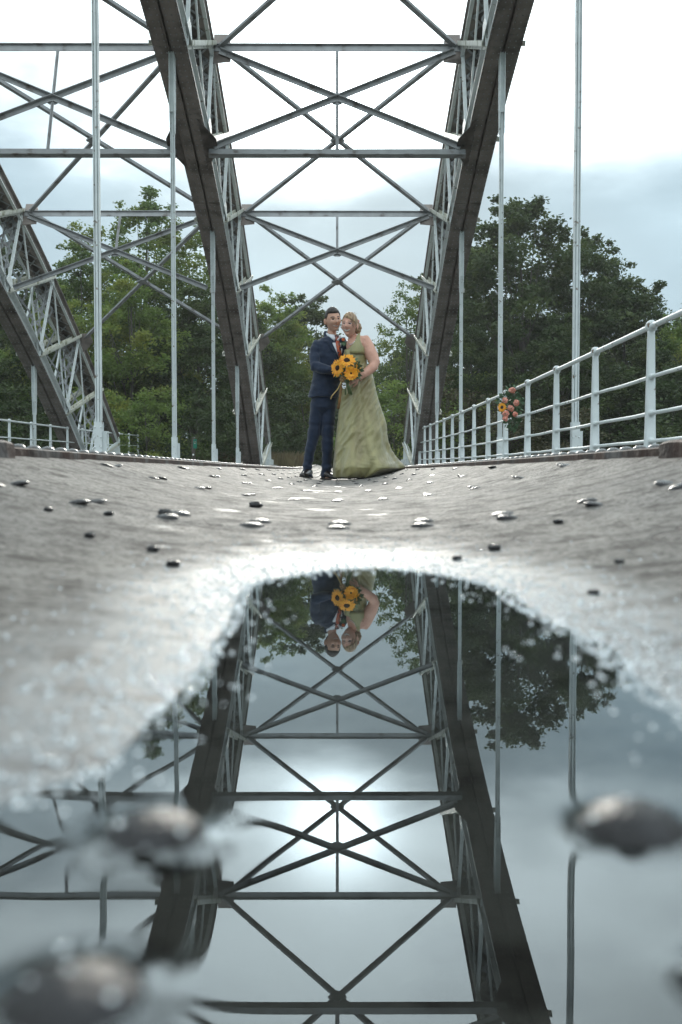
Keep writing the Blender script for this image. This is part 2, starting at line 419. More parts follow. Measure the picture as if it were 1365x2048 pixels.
# kerb plates
for sgn, side in ((-1, 'left'), (1, 'right')):
    kb = MB(); prev = None
    Yk = list(np.arange(.2, 3, .05)) + list(np.arange(3, 34.6, .3))
    ring_ = []
    for y in Yk:
        zb = float(z0(y)) + .235 * KX * KX; top = zb + .019
        wob = .002 * math.sin(y * 23) + .0015 * math.sin(y * 61)
        ring_.append([Vector((sgn * (KX - .006 + wob), y, zb - .03)), Vector((sgn * (KX - .004 + wob), y, top - .003)), Vector((sgn * (KX + .003 + wob), y, top)),
                      Vector((sgn * (KX + .13), y, top)), Vector((sgn * (KX + .132), y, zb - .03))])
    kb.rings(ring_, 0, True)
    kb.m = [1 if (i % 5) == 2 and i < (len(Yk) - 1) * 5 else 0 for i in range(len(kb.f))]
    ko = kb.build('kerb_plate', [M['rust'], M['kerbtop']])
    tag(ko, 'rusty riveted kerb plate on the %s edge of the middle deck trough' % side, 'kerb plate', 'riveted kerb plates')
    # thick splice plate at the near end
    sp_ = MB(); y0, y1 = .3, 2.17
    zb = float(z0(1.9)) + .235 * KX * KX
    zz = lambda y: float(z0(y)) + .235 * KX * KX
    rr_ = []
    for y in np.linspace(y0, y1, 30):
        t_ = zz(y) + .030 + .002 * math.sin(y * 31)
        e = .002 * math.sin(y * 47)
        rr_.append([Vector((sgn * (KX - .022 + e), y, zz(y) - .01)), Vector((sgn * (KX - .020 + e), y, t_ - .006)), Vector((sgn * (KX - .012 + e), y, t_)), Vector((sgn * (KX + .15), y, t_)), Vector((sgn * (KX + .152), y, zz(y) - .01))])
    sp_.rings(rr_); so = sp_.build('splice_plate', M['rust'], ko)
    rk = MB(); rk.dome((0, 0, -.001), .019, .0125, seg=14, lv=4); rp = rk.build('rivet', M['kerbtop'], ko, True); f1 = True; rs = MB()
    yy = 2.24; cnt = 0
    while yy < 33:
        for xx in (KX + .035, KX + .095):
            yj = yy + (.045 if xx > KX + .05 else 0)
            z = float(z0(yj)) + .235 * KX * KX + .0192
            if cnt < 96:
                o = rp if f1 else rp.copy()
                if not f1: COL.objects.link(o); o.parent = ko
                f1 = False; o.location = (sgn * xx, yj, z)
            else: rs.dome((sgn * xx, yj, z - .001), .019, .0125, seg=7, lv=3)
            cnt += 1
        yy += .12
    tag(rs.build('rivet_rows', M['kerbtop'], ko, True), None, None, kind='stuff')

# a few dark stones lying on the deck
for i, (px, py) in enumerate(((218, 1031), (306, 1103), (346, 1133), (179, 1075), (1241, 1127), (990, 1101), (915, 1121), (1118, 1047), (97, 1022), (512, 1015), (330, 1030), (1190, 1190))):
    # march the view ray down to the deck
    D = .3
    while D < 6:
        p = P(px, py, D)
        if p.z <= float(deckz(p.x, p.y)): break
        D += .002
    s_ = MB(); r = random.uniform(.0045, .0075) * max(.55, D / 1.1)
    s_.ell((0, 0, r * .4), (r * 1.15, r, r * .6), 8, 6)
    s_.v = [tuple(Vector(v) * (1 + .25 * noise.noise(Vector(v) * 260 + Vector((i, 0, 0))))) for v in s_.v]
    o = s_.build('stone_chip', M['rivet'], loc=(p.x, p.y, float(deckz(p.x, p.y))))
    tag(o, ('dark stone chip on the deck, ' + ('left', 'left, larger one above the shore of the puddle', 'left, nearest the shore of the puddle', 'left, on bare deck', 'right, alone on bare deck', 'right of centre at the puddle shore', 'right of centre beyond the puddle shore', 'right, between two rows of rivets', 'far left, between rivet pairs', 'centre left among the rivets', 'left, beside a pair of rivets', 'right, lowest of all')[i]), 'stone', 'stone chips scattered on the deck')

# ------------------------------------------------------------------ arch ribs
def zb(Y): return 7.86 - .01385 * (Y - 7.6) ** 2
def zt(Y): return 10.19 - .0099 * (Y - 5.7) ** 2
def nodeB(k):
    Y = 16.1 + 2.5 * k; return Vector((0, Y, zb(Y)))
def nodeT(k):
    Y = (16.1 + 2.5 * k) * 1.08 - .69; return Vector((0, Y, zt(Y)))
W = .27
def chord_ring(f, Y, pts):
    m = (f(Y + .01) - f(Y - .01)) / .02; n = Vector((0, -m, 1)).normalized()
    return [Vector((x, Y, f(Y))) + n * h for x, h in pts]
def sweep(mb, f, Ys, pts, mi=0): mb.rings([chord_ring(f, y, pts) for y in Ys], mi, True)
def rect(x0, x1, h0, h1): return [(x0, h0), (x1, h0), (x1, h1), (x0, h1)]

def build_arch():
    root = empty('arch_rib')
    Ys = np.linspace(-16.0, 31.1, 95)
    lc = MB()
    for s in (-1, 1):
        a, b = sorted((s * .022, s * W)); sweep(lc, zb, Ys, rect(a, b, -.012, .012))       # soffit plates with the slot between
        sweep(lc, zb, Ys, rect(*sorted((s * .03, s * .045)), .012, .30))                  # inner webs beside the slot
        sweep(lc, zb, Ys, rect(*sorted((s * (W - .12), s * (W - .105))), .012, .30))      # outer webs
    sweep(lc, zb, Ys, rect(-.03, .03, .10, .115))
    # cover plates with stepped ends
    for y0, y1 in ((12.3, 17.2), (20.4, 23.9), (28.0, 30.9)):
        yy = np.linspace(y0, y1, 12)
        for s in (-1, 1): sweep(lc, zb, yy, rect(*sorted((s * .05, s * (W - .03))), -.026, -.0125))
    # rivets on the soffit
    Y = 11.0
    while Y < 31:
        m = (zb(Y + .01) - zb(Y - .01)) / .02; n = Vector((0, -m, 1)).normalized()
        hh = -.013 if not any(a < Y < b for a, b in ((12.3, 17.2), (20.4, 23.9), (28.0, 30.9))) else -.0265
        for x in (.065, .155, .25):
            for s in (-1, 1):
                h_ = hh if x < .24 else -.013
                lc.dome(Vector((s * x, Y, zb(Y))) + n * h_, (.0145), .012, -n, 6, 2, 1)
        Y += .15 / math.sqrt(1 + m * m)
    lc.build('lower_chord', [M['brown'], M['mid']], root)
    # pale flange angles along the upper edge of the lower chord
    fl_ = MB()
    for s in (-1, 1): sweep(fl_, zb, Ys, rect(*sorted((s * (W - .105), s * (W + .02))), .30, .318)); sweep(fl_, zb, Ys, rect(*sorted((s * (W - .104), s * (W - .088))), .20, .2995)); sweep(fl_, zb, Ys, rect(*sorted((s * (W - .10), s * W)), .013, .028))
    fl_.build('edge_angle', M['pale'], root)
    uc = MB(); Yt = np.linspace(-17.5, 35.5, 100)
    sweep(uc, zt, Yt, rect(-W - .03, W + .03, .0, .02))
    for s in (-1, 1):
        sweep(uc, zt, Yt, rect(*sorted((s * (W - .06), s * (W - .045))), -.28, -.0005))
        sweep(uc, zt, Yt, rect(*sorted((s * (W - .17), s * (W - .061))), -.28, -.265))
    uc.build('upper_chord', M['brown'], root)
    ue = MB()
    for s in (-1, 1):
        sweep(ue, zt, Yt, rect(*sorted((s * (W - .044), s * (W + .03))), -.295, -.275)); sweep(ue, zt, Yt, rect(*sorted((s * (W - .044), s * (W - .030))), -.274, -.16))
    ue.build('edge_angle', M['pale'], root)
    # lacing under the upper chord
    la = MB(); ks = np.arange(8.6, 35.2, .42)
    for i in range(len(ks) - 1):
        for s in (-1, 1):
            a = Vector((s * (W - .08), ks[i], zt(ks[i]) - .285 * 1.05)); b = Vector((-s * (W - .08), ks[i + 1], zt(ks[i + 1]) - .285 * 1.05))
            la.bar(a, b, .05, .01, (0, 0, 1), off=(0, s * .006))
    la.build('lacing', M['mid'], root)
    # panels
    def member(name, a, b, mat, prof):
        mid = (a + b) / 2; mb = MB(); d = (b - a).normalized(); up = d.cross(Vector((1, 0, 0)))
        for (w, h, ox, oh) in prof: mb.bar(a - mid, b - mid, w, h, up, off=(ox, oh))
        return mb.build(name, mat, root, loc=mid)
    chan = [(.17, .012, 0, 0), (.012, .07, -.079, .041), (.012, .07, .079, .041)]
    for k in range(-3, 7):
        B = nodeB(k); T = nodeT(k); Tn = nodeT(k + 1); Bn = nodeB(k + 1)
        if k == 6: Tn = Vector((0, 35.3, 1.15)); B.z = max(B.z, .28)
        nb = Vector((0, .35, 1)).normalized(); 
        for s in (-1, 1):
            off = Vector((s * (W - .02), 0, 0)); hB = nb * .05; hT = nb * -.03
            # strut: lower node to next upper node
            q = member('strut', B + off + hB, Tn + off + hT, M['batten'], [(.15, .012, -s * .02, 0), (.012, .075, s * .055, -.044), (.012, .075, -s * .095, -.044), (.012, .05, -s * .02, .03)])
            q2 = member('post', B + off + hB, T + off + hT, M['pale'], [(.012, .085, s * .02, 0), (.05, .012, -s * .012, .0)])
            if k < 6: member('counter_rod', T + off * .98 + hT, Bn + off * .98 + hB, M['pale'], [(.035, .035, 0, 0)])
        # laced frame between the inner and outer post
        lf = MB(); a = B + hB; b = T + hT; d = b - a; nseg = 6
        for s in (-1, 1): lf.bar(a + Vector((s * .10, .04, 0)), b + Vector((s * .10, .04, 0)), .012, .09, (0, 1, 0))
        for i in range(nseg):
            s = 1 if i % 2 else -1
            p = a + d * (i / nseg) + Vector((s * .19, .02, 0)); q = a + d * ((i + 1) / nseg) + Vector((-s * .19, .02, 0))
            lf.bar(p, q, .05, .01, (0, 1, 0)); p = a + d * (i / nseg) + Vector((-s * .19, .035, 0)); q = a + d * ((i + 1) / nseg) + Vector((s * .19, .035, 0)); lf.bar(p, q, .05, .01, (0, 1, 0))
        lf.build('laced_frame', M['mid'], root)
        if k < 6:
            lf = MB(); a = T + Vector((0, 0, -.3)); b = Bn + hB * 1.4; d = b - a
            for i in range(nseg):
                for s in (-1, 1):
                    p = a + d * (i / nseg) + Vector((s * .17, 0, 0)); q = a + d * ((i + 1) / nseg) + Vector((-s * .17, 0, 0)); lf.bar(p, q, .045, .01, (0, 1, 0), off=(0, s * .006))
            lf.build('laced_frame', M['mid'], root)
    # gusset plates at the nodes on each face
    for k in range(-3, 7):
        B = nodeB(k); m = (zb(B.y + .01) - zb(B.y - .01)) / .02; n = Vector((0, -m, 1)).normalized(); tt = Vector((0, 1, m)).normalized()
        for s in (-1, 1):
            gp = MB(); c = Vector((s * (W + .028), 0, 0)) + n * .26
            gp.plate([c - tt * .28 - n * .02, c + tt * .28 - n * .02, c + tt * .10 + n * .22, c - tt * .10 + n * .22], .012)
            gp.build('node_plate', M['pale'], root, loc=B)
    # bearing shoe at the springing
    bs = MB()
    for s in (-1, 1): bs.plate([Vector((s * (W + .01), 31.0, .0)), Vector((s * (W + .01), 35.9, .0)), Vector((s * (W + .01), 35.3, 1.25)), Vector((s * (W + .01), 34.2, 1.05)), Vector((s * (W + .01), 31.9, .32))], .03)
    bs.box((0, 34.8, .25), (.7, 2.4, .7)); bs.box((0, 31.6, .0), (.64, 1.2, .4))
    bs.build('bearing_shoe', M['pale'], root)
    return root
AX = (2.65, -2.65, -8.03)
arch = build_arch(); arch.location = (AX[0], 0, 0)
GA = 'riveted steel arch ribs'
tag(arch, 'right-hand riveted steel arch rib curving up beside the white railing and hanging flowers', 'bridge arch', GA)
a2 = copy_tree(arch); a2.location = (AX[1], 0, 0)
tag(a2, 'middle riveted steel arch rib rising just left of the couple', 'bridge arch', GA)
a3 = copy_tree(arch); a3.location = (AX[2], 0, 0)
tag(a3, 'outer left riveted steel arch rib with the lattice seen from the side', 'bridge arch', GA)

# ------------------------------------------------------------------ bracing between the arches
def tee(mb, a, b, w=.12, h=.10, up=(0, 0, 1), mi=0):
    mb.bar(a, b, w, .014, up, mi, off=(0, 0)); mb.bar(a, b, .014, h, up, mi, off=(0, h / 2 + .0075))
half = 2.65 - W - .01
def sway(k, cx, kind):
    B = nodeB(k); T = nodeT(k); T = T + Vector((0, -.02, -.10)); B = B + Vector((0, .0, {-1: .02, 1: -.16, 3: .05}[k]))
    base = Vector((cx, T.y, 0)); root = empty('sway_frame', base)
    pt = lambda v, x: Vector((x, v.y - base.y, v.z))
    lean = (T - B).normalized(); nrm = lean.cross(Vector((1, 0, 0)))
    m = MB(); m.bar(pt(T, -half), pt(T, half), .014, .13, lean); m.bar(pt(T, -half), pt(T, half), .10, .014, lean, off=(0, .073))
    m.build('top_beam', M['mid'], root)
    if kind == 'full':
        m = MB(); m.bar(pt(B, -half), pt(B, half), .014, .135, lean); m.bar(pt(B, -half), pt(B, half), .12, .014, lean, off=(0, -.076)); m.build('bottom_beam', M['mid'], root)
    C = (T + B) / 2
    for s in (-1, 1):
        m = MB(); a = pt(T, -s * (half - .12)) - lean * .10; b = pt(B, s * (half - .10)) + lean * .08
        m.bar(a, b, .014, .085, lean, off=(s * .02, 0)); m.bar(a, b, .07, .013, lean, off=(s * .02 + s * .035, .049)); m.build('diagonal', M['mid'], root)
    m = MB(); m.bar(pt(T, 0) - lean * .06, pt(C, 0), .013, .06, (1, 0, 0)); m.bar(pt(T, 0) - lean * .06, pt(C, 0), .055, .012, (1, 0, 0)); m.build('post', M['mid'], root)
    if kind == 'full':
        m = MB(); m.bar(pt(B, 0) + lean * .06, pt(C, 0), .013, .06, (1, 0, 0)); m.bar(pt(B, 0) + lean * .06, pt(C, 0), .055, .012, (1, 0, 0)); m.build('post', M['mid'], root)
    g = MB(); c = pt(C, 0); e = nrm * .014
    g.plate([c + e + Vector((math.cos(t), 0, 0)) * .15 + lean * .12 * math.sin(t) for t in [i * math.pi / 4 + .39 for i in range(8)]], .012)
    g.build('centre_plate', M['mid'], root)
    for s in (-1, 1):
        g = MB(); c = pt(T, s * half) + e
        g.plate([c + lean * .34, c + lean * .34 - Vector((s * .26, 0, 0)), c + lean * .18 - Vector((s * .32, 0, 0)), c - lean * .30 - Vector((s * .34, 0, 0)), c - lean * .34], .014)
        for i in range(4):
            for j in range(3): g.dome(c + lean * (.12 - i * .13) - Vector((s * (.06 + j * .09), 0, 0)) - nrm * .004 * (1 if nrm.y > 0 else -1), .012, .01, (0, -1, 0), 6, 2)
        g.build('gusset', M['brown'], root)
        if kind == 'full':
            g = MB(); Y_ = nodeB(k).y; m_ = (zb(Y_ + .01) - zb(Y_ - .01)) / .02; tt = Vector((0, 1, m_)).normalized(); n_ = Vector((0, -m_, 1)).normalized()
            c = Vector((s * (half + .10), Y_ - base.y, zb(Y_))) - n_ * .035
            g.plate([c + tt * .75, c - Vector((s * .26, 0, 0)) + tt * .12, c - Vector((s * .26, 0, 0)) - tt * .18, c - tt * .75], .014)
            for i in range(7):
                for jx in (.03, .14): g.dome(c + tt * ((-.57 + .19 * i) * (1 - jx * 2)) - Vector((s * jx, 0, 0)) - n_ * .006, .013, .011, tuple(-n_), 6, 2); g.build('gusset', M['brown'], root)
    return root
def lateral(k, cx):
    T0 = nodeT(k) + Vector((0, 0, -.06)); T1 = nodeT(k + 2) + Vector((0, 0, -.06)); base = Vector((cx, (T0.y + T1.y) / 2, 0))
    root = empty('lateral_cross', base); rel = lambda v, x: Vector((x, v.y - base.y, v.z))
    for s in (-1, 1):
        m = MB(); a = rel(T0, -s * (half - .12)) + Vector((0, .1, 0)); b = rel(T1, s * (half - .12)); C = (a + b) / 2
        m.bar(a, b, .105, .014, (0, 0, 1), off=(0, s * .012)); m.bar(a, b, .014, .08, (0, 0, 1), off=(0, s * .012 + .0475)); m.build('diagonal', M['mid'], root)
    g = MB(); C = rel((T0 + T1) / 2, 0); sl = (T1 - T0).normalized() * .14
    g.plate([C + sl, C + Vector((.16, 0, 0)), C - sl, C - Vector((.16, 0, 0))], .05); g.build('centre_plate', M['mid'], root)
    if k == 3:
        for s in (-1, 1):
            g = MB(); c = rel(T1, s * half) + Vector((0, -.02, 0)); u = Vector((0, -.35, .94))
            g.plate([c + u * .12 , c + u * .12 - Vector((s * .26, 0, 0)), c - Vector((s * .34, 0, 0)) - u * .14, c - u * .38 - Vector((s * .12, 0, 0)), c - u * .42], .014)
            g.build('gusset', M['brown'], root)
    return root
bays = ((0, 'centre bay over the couple'), (-5.34, 'left bay beside the outer arch'))
nm = {-1: 'highest', 1: 'upper', 3: 'lower'}
for cx, bn in bays:
    for k in (-1, 1, 3):
        o = sway(k, cx, 'full' if k < 3 else 'open')
        tag(o, '%s grey steel cross frame joining the arches, %s' % (nm[k], bn), 'cross frame', 'cross frames between the arches')
    for k, w_ in ((-1, 'topmost'), (1, 'middle'), (3, 'lowest')):
        o = lateral(k, cx)
        tag(o, '%s X of grey steel bars between upper chords, %s' % (w_, bn), 'cross bracing', 'X bracing between the arches')
# end gussets of the lowest X sit on the arches
# ------------------------------------------------------------------ hangers
def hanger(x, Y, label):
    ztop = zb(Y); zb_ = float(z0(Y)) + .02
    root = empty('hanger', (x, Y, zb_)); H = ztop - zb_
    m = MB(); m.box((0, 0, H / 2), (.022, .06, H)); 
    for s in (-1, 1): m.box((s * .021, .0, H / 2), (.0185, .016, H)); m.box((s * .0285, 0, H / 2 + .003), (.011, .06, H - .02))
    m.build('hanger_bar', M['pale'], root)
    m = MB()
    for s in (-1, 1):
        m.plate([Vector((s * .036, -.045, H - 1.25)), Vector((s * .036, .045, H - 1.25)), Vector((s * .036, .10, H - .7)), Vector((s * .036, .10, H + .1)), Vector((s * .036, -.10, H + .1)), Vector((s * .036, -.10, H - .7))], .012)
        for i in range(10):
            for dy in (-.05, .05): m.dome((s * .042, dy * (1 if i > 3 else .55), H - 1.15 + i * .12), .013, .010, (s, 0, 0), 6, 2)
    m.box((0, -.05, H - .45), (.07, .012, .95)); 
    for i in range(8): 
        for dx in (-.022, .022): m.dome((dx, -.056, H - .85 + i * .11), .011, .009, (0, -1, 0), 6, 2)
    m.build('top_bracket', M['pale'], root)
    m = MB(); m.box((.0, -.046, .31), (.085, .012, .62)); m.box((.0, .046, .31), (.085, .012, .62)); m.box((.06, 0, .26), (.05, .012, .52))
    for i in range(5):
        for dx in (-.034, .034): m.dome((dx, -.052, .12 + i * .11), .012, .012, (0, -1, 0), 6, 2)
    m.build('foot_bracket', M['pale'], root)
    tag(root, label, 'hanger', 'hangers carrying the deck from the arches')
hY = (5.9, 11.1, 16.25, 21.4, 26.5)
for i, Y in enumerate(hY):
    if i == 0: continue
    d = {1: 'nearest and thickest looking', 2: 'second nearest', 3: 'third', 4: 'farthest'}[i]
    hanger(AX[1], Y, '%s pale steel hanger dropping from the middle arch, left of the couple' % d)
    hanger(AX[0], Y, '%s pale steel hanger dropping from the right arch behind the railing' % d)
hanger(AX[2], 26.5, 'short pale peeling hanger under the outer left arch')

# ------------------------------------------------------------------ railings
RH = (1.115, .715, .425, .205)
def rail_post():
    m = MB(); rings = []
    for z, wx, wy in ((0, .056, .03), (.02, .050, .028), (.3, .041, .024), (.7, .034, .021), (1.0, .029, .02), (1.06, .026, .02), (1.09, .030, .025)):
        rings.append([Vector((wx * c, wy * s, z)) for c, s in ((-1, -.6), (-.7, -1), (.7, -1), (1, -.6), (1, .6), (.7, 1), (-.7, 1), (-1, .6))])
    m.rings(rings); m.ell((0, 0, RH[0]), (.046, .046, .052), 14, 9)
    for h in RH[1:]: m.tube([(0, -.042, h), (0, .042, h)], .027, 10)
    m.tube([(0, -.06, RH[0]), (0, .06, RH[0])], .032, 12)
    m.box((0, 0, .008), (.16, .12, .016))
    return m.build('rail_post', M['pale'], None, True)
def railing(x, Y0, Y1, label):
    n = round((Y1 - Y0) / 1.71); root = empty('railing', (x, Y0, 0)); proto = None
    base = lambda y: float(z0(y)) + .13
    for i in range(n + 1):
        y = Y0 + i * 1.71
        if proto is None: o = proto = rail_post()
        else: o = proto.copy(); COL.objects.link(o)
        o.parent = root; o.location = (0, y - Y0, base(y)); o.rotation_euler = (0, 0, R(random.uniform(-3, 3)))
    for j, h in enumerate(RH):
        m = MB(); pts = []
        for i in range(n * 4 + 1):
            y = Y0 + i * 1.71 / 4; sag = -.004 * (1 if i % 4 == 2 else .7 if i % 2 else 0) * (1 if j else .2) * (1 + math.sin(y * 3 + j))
            pts.append((0, y - Y0, base(y) + h + sag))
        m.tube(pts, .0225 if j == 0 else .0155, 10); m.build('rail', M['pale'], root, True)
    return tag(root, label, 'railing', 'white tubular railings')
railing(2.5, 7.96 - 1.71 * 3, 7.96 + 1.71 * 13, 'white painted four-bar railing along the right edge with flowers tied on')
railing(-7.85, 23.9 - 1.71 * 4, 23.9 + 1.71 * 9, 'white painted railing far off along the outer left edge of the bridge')

# ------------------------------------------------------------------ ground, river
M['grass'] = make_mat('grass_ground', (.05, .085, .022), (.035, .06, .018), 1.2, .9, .8, 12, c3=(.09, .07, .035), s3=.8, t3=(.5, .65), bdist=.1)
def gz_(X, Y):
    bank = sst(31.5, 36.0, Y) * 5.4 - 5.6
    far = sst(60, 400, Y) * 3
    d = np.sqrt(X ** 2 + Y ** 2)
    side = sst(30, 200, np.abs(X)) * 6 * (1 - sst(31, 36, Y))
    nb = sst(-24, -30, Y) * 5.4
    return bank * 1.0 + far + side + nb + .06 * np.sin(X * .9) * np.sin(Y * .7)
gxs = np.concatenate([[-1500, -600, -300, -150, -100], np.arange(-70, 71, 2.0), [100, 150, 300, 600, 1500]])
gys = np.concatenate([[-1500, -500, -150, -60], np.arange(-40, 26, 4.0), np.arange(26, 60, 1.0), [70, 80, 100, 140, 200, 400, 900, 2000]])
g = grid_obj('ground', gxs, gys, gz_, M['grass']); tag(g, 'grassy river banks around the bridge', None, kind='structure')
m = make_mat('river_water', (.02, .03, .025), (.03, .035, .025), .2, .08, .3, 2, bdist=.05)
r_ = grid_obj('river', np.array([-400., 400.]), np.array([-29., 33.]), lambda X, Y: X * 0 - 4.9, m); tag(r_, 'dark river under the bridge', None, kind='structure')
pr = grid_obj('path', np.linspace(-2.2, 2.2, 9), np.linspace(36.4, 60, 30), lambda X, Y: gz_(X, Y) + .22 + .0 * X, make_mat('path_gravel', (.2, .19, .17), (.15, .14, .12), 3, .9, .5, 30))
tag(pr, 'pale gravel path leading off the far end of the bridge', None, kind='structure')
ab = MB(); ab.box((-2.7, 37.0, -2.6), (13.4, 3.6, 5.1)); tag(ab.build('abutment_wall', M['concrete']), 'stone abutment wall at the far end of the bridge', 'abutment')

# grass blades on the far bank (stuff)
def blades(name, n, xr, yr, hh, mat, seed):
    r = np.random.default_rng(seed); x = r.uniform(*xr, n); y = r.uniform(*yr, n); z = gz_(x, y); h = r.uniform(.4, 1, n) * hh; a = r.uniform(0, 6.28, n); wd = h * .045
    lx = r.normal(0, .22, n) * h; ly = r.normal(0, .22, n) * h
    c, s = np.cos(a) * wd, np.sin(a) * wd
    v = np.stack([np.stack([x - c, y - s, z], -1), np.stack([x + c, y + s, z], -1), np.stack([x + c * .6 + lx * .4, y + s * .6 + ly * .4, z + h * .6], -1), np.stack([x + lx, y + ly, z + h], -1)], 1).reshape(-1, 3)
    f = np.arange(4 * n).reshape(n, 4)
    return np_mesh(name, v, f, mat)

def leaf_mat(name, ca, cb, cc, trans=.35, yel=(.74, .80)):
    m = bpy.data.materials.new(name); m.use_nodes = True; t = m.node_tree; t.nodes.clear()
    o_ = N('ShaderNodeOutputMaterial', t); b = N('ShaderNodeBsdfPrincipled', t); tl = N('ShaderNodeBsdfTranslucent', t); ms = N('ShaderNodeMixShader', t)
    b.inputs['Roughness'].default_value = .5; b.inputs['Specular IOR Level'].default_value = .35; ms.inputs[0].default_value = trans
    ge = N('ShaderNodeNewGeometry', t); tc = N('ShaderNodeTexCoord', t); n = N('ShaderNodeTexNoise', t); n.inputs['Scale'].default_value = .55; n.inputs['Detail'].default_value = 3; L(tc.outputs['Object'], n.inputs['Vector'], t)
    m1 = N('ShaderNodeMix', t); m1.data_type = 'RGBA'; m1.inputs[6].default_value = (*ca, 1); m1.inputs[7].default_value = (*cb, 1)
    L(ge.outputs['Random Per Island'], m1.inputs[0], t)
    m2 = N('ShaderNodeMix', t); m2.data_type = 'RGBA'; r = N('ShaderNodeMapRange', t); L(n.outputs[0], r.inputs[0], t); r.inputs[1].default_value = .48; r.inputs[2].default_value = .66
    L(r.outputs[0], m2.inputs[0], t); L(m1.outputs[2], m2.inputs[6], t); m2.inputs[7].default_value = (*cc, 1)
    L(m2.outputs[2], b.inputs['Base Color'], t); L(m2.outputs[2], tl.inputs[0], t)
    L(b.outputs[0], ms.inputs[1], t); L(tl.outputs[0], ms.inputs[2], t); L(ms.outputs[0], o_.inputs[0], t)
    return m
M['leaf_dark'] = leaf_mat('leaf_dark', (.038, .064, .022), (.060, .092, .030), (.085, .115, .032), .4)
M['leaf_mid'] = leaf_mat('leaf_mid', (.075, .125, .036), (.115, .175, .048), (.18, .22, .05), .5)
M['leaf_light'] = leaf_mat('leaf_light', (.12, .19, .048), (.18, .25, .06), (.28, .30, .065), .55)
M['leaf_brown'] = leaf_mat('leaf_brown', (.060, .055, .028), (.09, .08, .035), (.07, .09, .03), .3)
M['bark'] = make_mat('bark', (.10, .09, .075), (.05, .045, .04), 6, .9, .8, 10, stretch=(3, 3, .6), bdist=.03)
M['straw'] = leaf_mat('dry_grass', (.16, .13, .07), (.22, .19, .11), (.14, .09, .05), .3)
tag(blades('grass_blades', 26000, (-11, 6), (36.2, 46), .5, M['leaf_light'], 3), 'green grass growing at the end of the bridge', 'grass', kind='stuff')
tag(blades('dry_grass', 5000, (-5.5, -1.5), (39.5, 42.5), 1.25, M['straw'], 4), 'tall dry brown grass left of the groom beyond the bridge', 'grass', kind='stuff')

def leaves(centers, sizes, n_per, leaf, r, flat=.6):
    C = []; 
    for (c, s) in zip(centers, sizes):
        k = int(n_per * (s ** 1.6)); p = r.normal(0, 1, (k, 3)); rad = np.abs(r.normal(.62, .26, k))[:, None]
        p = p / np.linalg.norm(p, axis=1)[:, None] * rad * s * np.array([1, 1, flat]) + c; C.append(p)
    p = np.concatenate(C); n = len(p)
    d = r.normal(0, 1, (n, 3)); d[:, 2] *= .55; d /= np.linalg.norm(d, axis=1)[:, None]
    nn_ = r.normal(0, 1, (n, 3)) + np.array([0, 0, .9]); e = np.cross(d, nn_); e /= np.linalg.norm(e, axis=1)[:, None] + 1e-9
    s = (r.uniform(.55, 1.25, n) * leaf)[:, None]
    u = np.cross(e, d)
    v = np.stack([p - d * s * .5, p + e * s * .30 + u * s * .08, p + d * s * .62, p - e * s * .30 + u * s * .08], 1).reshape(-1, 3)
    return v, np.arange(4 * n).reshape(n, 4)

def make_tree(seed, H, Rr, low=.12, lf=.17, mat='leaf_mid', nclump=95, n_per=150, open_=0.0, cs=(.75, 1.5), shape=1.0):
    r = np.random.default_rng(seed); root = empty('tree')
    tr = MB(); pts = []; rad = []; base_r = H * .012 + .02
    bx = 0; by = 0
    for i in range(9):
        t = i / 8; pts.append(Vector((bx, by, H * .93 * t))); rad.append(base_r * (1 - .88 * t)); bx += r.normal(0, .02 * H / 8 * 2.2); by += r.normal(0, .02 * H / 8 * 2.2)
    tr.tube(pts, rad, 8)
    cen = []; siz = []
    for i in range(nclump):
        t = r.uniform(0, 1) ** .85; z = H * (low + (1 - low) * t)
        prof = math.sin(math.pi * min(1, (.10 + .90 * t)) ** shape) ** .62 if t < 1 else 0
        prof = max(prof, .18)
        a = r.uniform(0, 6.283); q = Rr * prof * math.sqrt(r.uniform(.12, 1)) * r.uniform(.82, 1.15)
        c = np.array([q * math.cos(a), q * math.sin(a), z * .965]); cen.append(c); siz.append(r.uniform(*cs) * (1 - .45 * t ** 3))
        if i % 4 == 0:
            k = max(.08, min(.9, z / H * .62)); st = pts[int(k * 8)]
            mid = (st + Vector(c)) * .5 + Vector((0, 0, -.03 * H * r.uniform(0, 1)))
            tr.tube([st, mid, Vector(c)], [base_r * .30 * (1 - k * .6), base_r * .15, .010], 5)
    # leading shoots poking out
    for i in range(int(nclump * .35)):
        j = r.integers(0, nclump); c = cen[j]; dirn = np.array([c[0], c[1], max(c[2] - H * .5, .2)]); dirn = dirn / np.linalg.norm(dirn)
        cen.append(c + dirn * siz[j] * r.uniform(.7, 1.15) + np.array([0, 0, r.uniform(0, .5)])); siz.append(r.uniform(.28, .5))
    tr.build('trunk', M['bark'], root, True)
    v, f = leaves(cen, siz, n_per, lf, r); np_mesh('crown', v, f, M[mat], parent=root)
    return root
